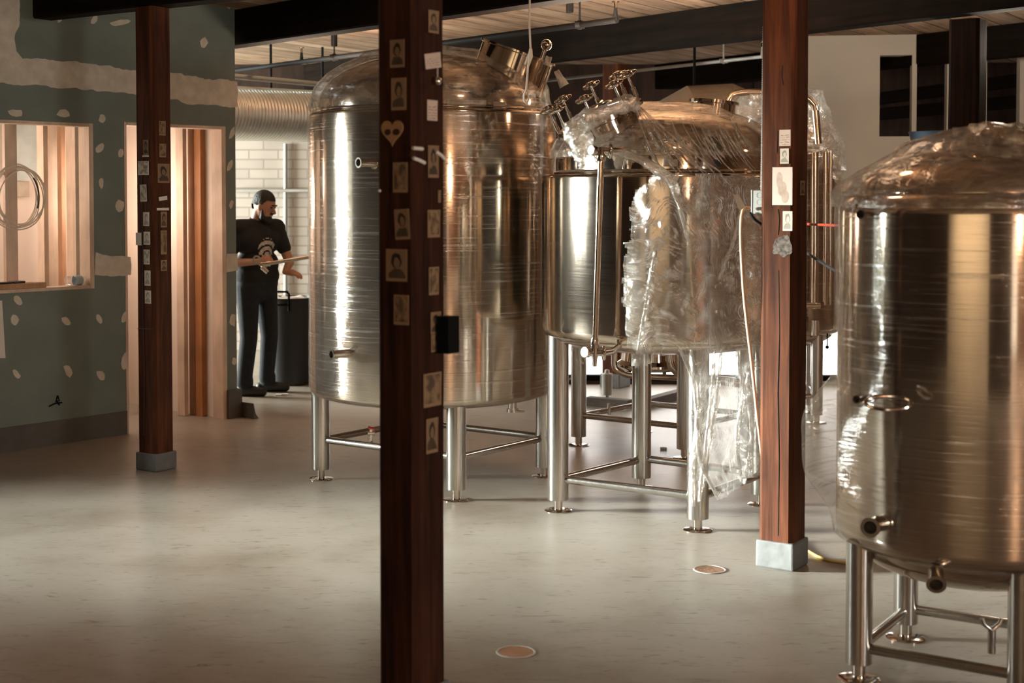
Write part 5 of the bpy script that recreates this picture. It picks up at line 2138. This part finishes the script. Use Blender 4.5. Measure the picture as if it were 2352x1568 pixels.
# bauble, white tape pieces and pin on the nearest post
p0, n = fplane(C_C, 'r')
q = on_plane(1005, 186, p0 + n * 0.018, n)
t = thing('bauble', 'small shiny bauble hanging on a thread from the nearest dark post', 'ornament', q)
mb = MB(); mb.ell((0, 0, 0), 0.0135); mb.build('ball', M_['steel_fit'], t)
mb = MB(); mb.tube([(0, 0, 0.012), (0, 0, 0.045)], 0.0016, 6); mb.build('thread', M_['cord_white'], t)
for (x0, y0, x1, y1, lab) in [(948, 340, 970, 342, 'upper short strip of white tape on the corner edge of the nearest post'),
                              (949, 363, 975, 374, 'lower slanting strip of white tape on the corner edge of the nearest post'),
                              (1001, 348, 1022, 366, 'slanting strip of white tape at the right edge of the nearest post')]:
    a, b = on_plane(x0, y0, p0 + n * 0.004, n), on_plane(x1, y1, p0 + n * 0.004, n)
    mb = MB()
    mb.tube([a, a.lerp(b, 0.5) + n * 0.004, b], 0.006, 10)
    o = mb.build('tape_strip', M_['paper'])
    tag(o, lab, 'tape')
pf, nf = fplane(C_C, 'f')
mb = MB(); mb.ell(on_plane(872, 438, pf + nf * 0.004, nf), 0.0048)
o = mb.build('push_pin', M_['paper']); tag(o, 'small pale push pin at the left edge of the nearest dark post', 'pin')


# ------------------------------------------------------------------ the man
def fuse(name, mb, voxel, mats, parent, smooth=6, mat_f=None):
    """overlapping volumes melted into one continuous surface"""
    me = bpy.data.meshes.new(name + '_tmp')
    bmesh.ops.recalc_face_normals(mb.bm, faces=mb.bm.faces)
    mb.bm.to_mesh(me)
    mb.bm.free()
    o = bpy.data.objects.new(name + '_tmp', me)
    COL.objects.link(o)
    r = o.modifiers.new('r', 'REMESH')
    r.mode = 'VOXEL'
    r.voxel_size = voxel
    sm = o.modifiers.new('s', 'SMOOTH')
    sm.iterations = smooth
    sm.factor = 0.5
    dg = bpy.context.evaluated_depsgraph_get()
    dg.update()
    m2 = bpy.data.meshes.new_from_object(o.evaluated_get(dg))
    bpy.data.objects.remove(o)
    m2.name = name
    m2.materials.clear()
    for m in mats:
        m2.materials.append(m)
    for p in m2.polygons:
        p.use_smooth = True
        p.material_index = mat_f(p.center) if mat_f else 0
    ob = bpy.data.objects.new(name, m2)
    link(ob, parent)
    return ob


bx = fl(592, 906)
man = thing('person', 'bearded man in black shirt and dark jeans looking down at a pipe in his hands', 'person', (bx.x, bx.y, 0))
# body axes: chest faces towards +x and the camera
R_ = V((-0.66, -0.75, 0))      # his right
F_ = V((0.75, -0.66, 0))       # his front
Z_ = V((0, 0, 1))


def b(f, r, z):
    return F_ * f + R_ * r + Z_ * z


hd = V((0.065, -0.02, 1.615))       # head centre
fd = V((0.93, -0.28, -0.30)).normalized()    # gaze
hr = V((-0.29, -0.95, 0)).normalized()       # his right in head frame
hu = hr.cross(fd).normalized()
if hu.z < 0:
    hu = -hu


def h(f, r, u):
    return hd + fd * f + hr * r + hu * u


HM = Matrix(((fd.x, hr.x, hu.x, hd.x), (fd.y, hr.y, hu.y, hd.y), (fd.z, hr.z, hu.z, hd.z), (0, 0, 0, 1)))
shR, shL = b(-0.015, 0.185, 1.43), b(0.03, -0.185, 1.43)
elR, elL = b(-0.05, 0.265, 1.135), b(0.13, -0.25, 1.13)
haR = V((0.02, -0.235, 1.145))
haR = V((0.035, -0.24, 1.15))
haL = V((0.235, 0.04, 1.05))
hpR, hpL = b(-0.01, 0.095, 0.93), b(-0.01, -0.095, 0.93)
knR, knL = V((-0.055, -0.10, 0.50)), V((0.085, 0.10, 0.50))
anR, anL = V((-0.10, -0.09, 0.085)), V((0.045, 0.18, 0.085))

mb = MB()
# head
mb.ell((0, 0, 0.02), (0.098, 0.075, 0.108), HM)
mb.ell((0.012, 0, -0.05), (0.078, 0.060, 0.075), HM)
mb.ell((0.06, 0, -0.085), (0.034, 0.036, 0.03), HM)
mb.cap(h(0.094, 0, 0.012), h(0.113, 0, -0.028), 0.010, 0.0145)          # nose
mb.cap(h(0.086, 0.03, 0.028), h(0.09, -0.03, 0.028), 0.011, 0.011)      # brow
mb.ell((0.092, 0, -0.055), (0.012, 0.024, 0.008), HM)                   # lips
mb.ell((0.0, 0.074, -0.005), (0.02, 0.010, 0.033), HM)
mb.ell((0.0, -0.074, -0.005), (0.02, 0.010, 0.033), HM)
# neck and trunk
mb.cap(b(-0.02, 0, 1.43), h(-0.025, 0, -0.06), 0.062, 0.055)
mb.cap(shR, shL, 0.07, 0.07)
mb.cap(b(0.0, 0.10, 1.33), b(0.0, -0.10, 1.33), 0.115, 0.115)
mb.cap(b(0.0, 0.07, 1.12), b(0.0, -0.07, 1.12), 0.105, 0.105)
mb.cap(b(0.0, 0.08, 0.96), b(0.0, -0.08, 0.96), 0.108, 0.108)
mb.cap(b(0, 0, 1.36), b(0, 0, 0.95), 0.12, 0.115)
# arms
for (s_, e_, w_) in ((shR, elR, haR), (shL, elL, haL)):
    mb.cap(s_, e_, 0.052, 0.040)
    mb.cap(e_, w_, 0.041, 0.027)
# legs
for (p_, k_, a_) in ((hpR, knR, anR), (hpL, knL, anL)):
    mb.cap(p_, k_, 0.092, 0.058)
    mb.cap(k_ + V((0, 0, 0.0)), k_.lerp(a_, 0.3) + V((-0.012, 0, 0)), 0.056, 0.056)
    mb.cap(k_.lerp(a_, 0.3) + V((-0.012, 0, 0)), a_, 0.056, 0.04)


def hand(w, d, up, side, curl):
    """palm, four fingers of unequal length bent at two knuckles, thumb from the side"""
    d = d.normalized()
    up = (up - d * up.dot(d)).normalized()
    sd = d.cross(up).normalized() * side
    pc = w + d * 0.05
    mb.cap(w + d * 0.01, pc + d * 0.02, 0.026, 0.03)
    mb.cap(pc + sd * 0.022, pc - sd * 0.022 + d * 0.015, 0.017, 0.017)
    for i, ln in enumerate((0.066, 0.076, 0.072, 0.056)):
        o_ = sd * (0.031 - 0.0205 * i)
        k1 = pc + d * 0.038 + o_
        a1, a2 = curl * 0.7, curl * 1.6
        d1_ = d * math.cos(a1) - up * math.sin(a1)
        d2_ = d * math.cos(a2) - up * math.sin(a2)
        k2 = k1 + d1_ * ln * 0.52
        k3 = k2 + d2_ * ln * 0.5
        mb.cap(k1, k2, 0.0095, 0.0088, 10)
        mb.cap(k2, k3, 0.0088, 0.0075, 10)
    t1 = w + d * 0.03 + sd * 0.03
    t2 = t1 + (d * 0.6 + sd * 0.7 - up * 0.4).normalized() * 0.034
    t3 = t2 + (d * 0.9 - up * 0.5 + sd * 0.1).normalized() * 0.03
    mb.cap(t1, t2, 0.0125, 0.0105, 10)
    mb.cap(t2, t3, 0.0105, 0.0085, 10)


hand(haR, V((0.9, 0.05, 0.15)), V((0.1, -1, 0.3)), 1, 0.75)
hand(haL, V((0.95, -0.2, -0.1)), V((0, -0.3, 1)), -1, 0.55)
fuse('body', mb, 0.0062, [M_['skin']], man, 4)

# hair: close cropped cap
mb = MB()
mb.ell((-0.008, 0, 0.038), (0.103, 0.0815, 0.102), HM)
mb.ell((-0.035, 0, 0.005), (0.074, 0.079, 0.085), HM)
hair = fuse('hair', mb, 0.006, [M_['hair']], man, 3)
hm_inv = HM.inverted()
bmh = bmesh.new(); bmh.from_mesh(hair.data)
kill = []
for v in bmh.verts:
    q = hm_inv @ v.co
    if q.z < min(0.062, 0.062 - 1.5 * (0.05 - q.x)) and q.x > -0.012 or q.z < -0.055 or (abs(q.y) > 0.045 and q.z < -0.004):
        kill.append(v)
bmesh.ops.delete(bmh, geom=kill, context='VERTS')
bmh.to_mesh(hair.data); bmh.free()
# beard
mb = MB()
mb.ell((0.03, 0, -0.092), (0.066, 0.056, 0.045), HM)
mb.ell((0.066, 0, -0.10), (0.042, 0.04, 0.045), HM)
mb.cap(h(0.026, 0.064, -0.03), h(0.04, 0.053, -0.09), 0.009, 0.021)
mb.cap(h(0.026, -0.064, -0.03), h(0.04, -0.053, -0.09), 0.009, 0.021)
mb.cap(h(0.092, 0.024, -0.045), h(0.098, 0, -0.039), 0.009, 0.010)
mb.cap(h(0.092, -0.024, -0.045), h(0.098, 0, -0.039), 0.009, 0.010)
fuse('beard', mb, 0.006, [M_['hair']], man, 3)
mb = MB()
for sgn in (1, -1):
    mb.ell((0.088, 0.03 * sgn, 0.012), (0.010, 0.013, 0.007), HM)
mb.build('eye', M_['boot'], man)
mb = MB()
for sgn in (1, -1):
    mb.cap(h(0.096, 0.045 * sgn, 0.034), h(0.101, 0.014 * sgn, 0.032), 0.005, 0.006, 8)
mb.build('eyebrow', M_['hair'], man)

# t-shirt
mb = MB()
mb.cap(shR + V((0, 0, -0.005)), shL + V((0, 0, -0.005)), 0.083, 0.083)
mb.cap(b(0.0, 0.10, 1.33), b(0.0, -0.10, 1.33), 0.129, 0.129)
mb.cap(b(0.005, 0.08, 1.12), b(0.005, -0.08, 1.12), 0.122, 0.122)
mb.cap(b(0.005, 0.085, 1.02), b(0.005, -0.085, 1.02), 0.122, 0.122)
mb.cap(b(0, 0, 1.37), b(0, 0, 1.02), 0.128, 0.125)
mb.cap(b(-0.02, 0, 1.42), b(-0.015, 0, 1.465), 0.075, 0.07)
for (s_, e_) in ((shR, elR), (shL, elL)):
    mb.cap(s_, s_.lerp(e_, 0.58), 0.072, 0.063)
shirt = fuse('t_shirt', mb, 0.0085, [M_['tee']], man, 4)
bmh = bmesh.new(); bmh.from_mesh(shirt.data)
kill = [v for v in bmh.verts if v.co.z < 0.945 + 0.01 * math.sin(v.co.x * 60)]
bmesh.ops.delete(bmh, geom=kill, context='VERTS')
bmh.to_mesh(shirt.data); bmh.free()
# print on the chest: a skull-like fan, laid on the cloth
from mathutils.bvhtree import BVHTree
bv = BVHTree.FromObject(shirt, bpy.context.evaluated_depsgraph_get())
mb = MB()
gw, gh, st = 0.20, 0.27, 0.008
pts, uv, polys = [], [], []
nx, nz = int(gw / st), int(gh / st)
ids = {}
for i in range(nx + 1):
    for j in range(nz + 1):
        u, v_ = i * st - gw / 2, j * st - gh / 2
        org = b(0.5, -u - 0.01, 1.225 + v_)
        hit = bv.ray_cast(org, -F_)
        if hit[0] is None:
            continue
        ids[(i, j)] = len(pts)
        pts.append(hit[0] + F_ * 0.003)
for i in range(nx):
    for j in range(nz):
        u, v_ = (i + 0.5) * st - gw / 2, (j + 0.5) * st - gh / 2
        fan = (u / 0.088) ** 2 + ((v_ - 0.02) / 0.10) ** 2 < 1 and v_ > -0.02
        teeth = abs(u) < 0.05 and -0.09 < v_ <= -0.02
        ring = fan and int(math.hypot(u, v_ + 0.03) / 0.016) % 3 == 2
        eyes = abs(abs(u) - 0.025) < 0.014 and abs(v_ + 0.045) < 0.012
        if (fan and not ring or teeth and not eyes) and all(k in ids for k in ((i, j), (i + 1, j), (i + 1, j + 1), (i, j + 1))):
            polys.append((ids[(i, j)], ids[(i + 1, j)], ids[(i + 1, j + 1)], ids[(i, j + 1)]))
mb.faces(pts, polys)
for v in [v for v in mb.bm.verts if not v.link_faces]:
    mb.bm.verts.remove(v)
o = mb.build('chest_print', M_['tee_print'], shirt, None)
# jeans
mb = MB()
mb.cap(b(0.0, 0.082, 0.96), b(0.0, -0.082, 0.96), 0.117, 0.117)
mb.cap(b(0.0, 0.08, 0.90), b(0.0, -0.08, 0.90), 0.112, 0.112)
for (p_, k_, a_) in ((hpR, knR, anR), (hpL, knL, anL)):
    mb.cap(p_, k_, 0.106, 0.076)
    mb.cap(k_, a_ + V((0.0, 0, 0.03)), 0.076, 0.066)
    mb.cap(a_ + V((0.01, 0, 0.05)), a_ + V((0.012, 0, 0.02)), 0.07, 0.068)
fuse('jeans', mb, 0.009, [M_['jeans']], man, 3)
# boots
for a_, dr in ((anR, V((0.95, -0.12, 0))), (anL, V((0.95, 0.05, 0)))):
    dr = dr.normalized()
    mb = MB()
    g_ = V((a_.x, a_.y, 0))
    mb.cap(g_ + V((0, 0, 0.12)), g_ + V((0, 0, 0.06)), 0.052, 0.052)
    mb.cap(g_ - dr * 0.05 + V((0, 0, 0.045)), g_ + dr * 0.08 + V((0, 0, 0.045)), 0.043, 0.046)
    mb.cap(g_ + dr * 0.07 + V((0, 0, 0.044)), g_ + dr * 0.165 + V((0, 0, 0.036)), 0.046, 0.036)
    bt = fuse('boot', mb, 0.008, [M_['boot']], man, 3)
    for v in bt.data.vertices:
        if v.co.z < 0.004:
            v.co.z = 0.001

# pipe with a clamp fitting held in his hands
base = V((bx.x, bx.y, 0))
g0 = base + haR + V((0.05, -0.005, 0.0))
g1_ = at(722, 588, g0.y + 0.1)
t = thing('long_pipe', 'long grey pipe with a shiny fitting held by the bearded man', 'pipe', g0)
dv = (g1_ - g0)
mb = MB()
mb.tube([V((0.02, 0, -0.02)), dv], 0.017, 16)
mb.build('tube', M_['steel_leg'], t)
mb = MB()
dn = dv.normalized()
mb.tube([V((0.0, 0, -0.045)), V((0.05, 0.0, -0.09))], 0.02, 16)
mb.tube([V((0.02, 0, -0.02)) - dn * 0.03, V((0.02, 0, -0.02)) + dn * 0.05], 0.024, 16)
mb.build('clamp_fitting', M_['steel_fit'], t)
mb = MB()
Mr = look(V((-0.035, -0.035, 0.02)), V((0.1, -1, 0.1)))
mb.lathe([(0.02, 0), (0.02, 0.02), (0.035, 0.02), (0.035, 0), (0.02, 0)], 28, Mr)
mb.build('ring_fitting', M_['steel_fit'], t)
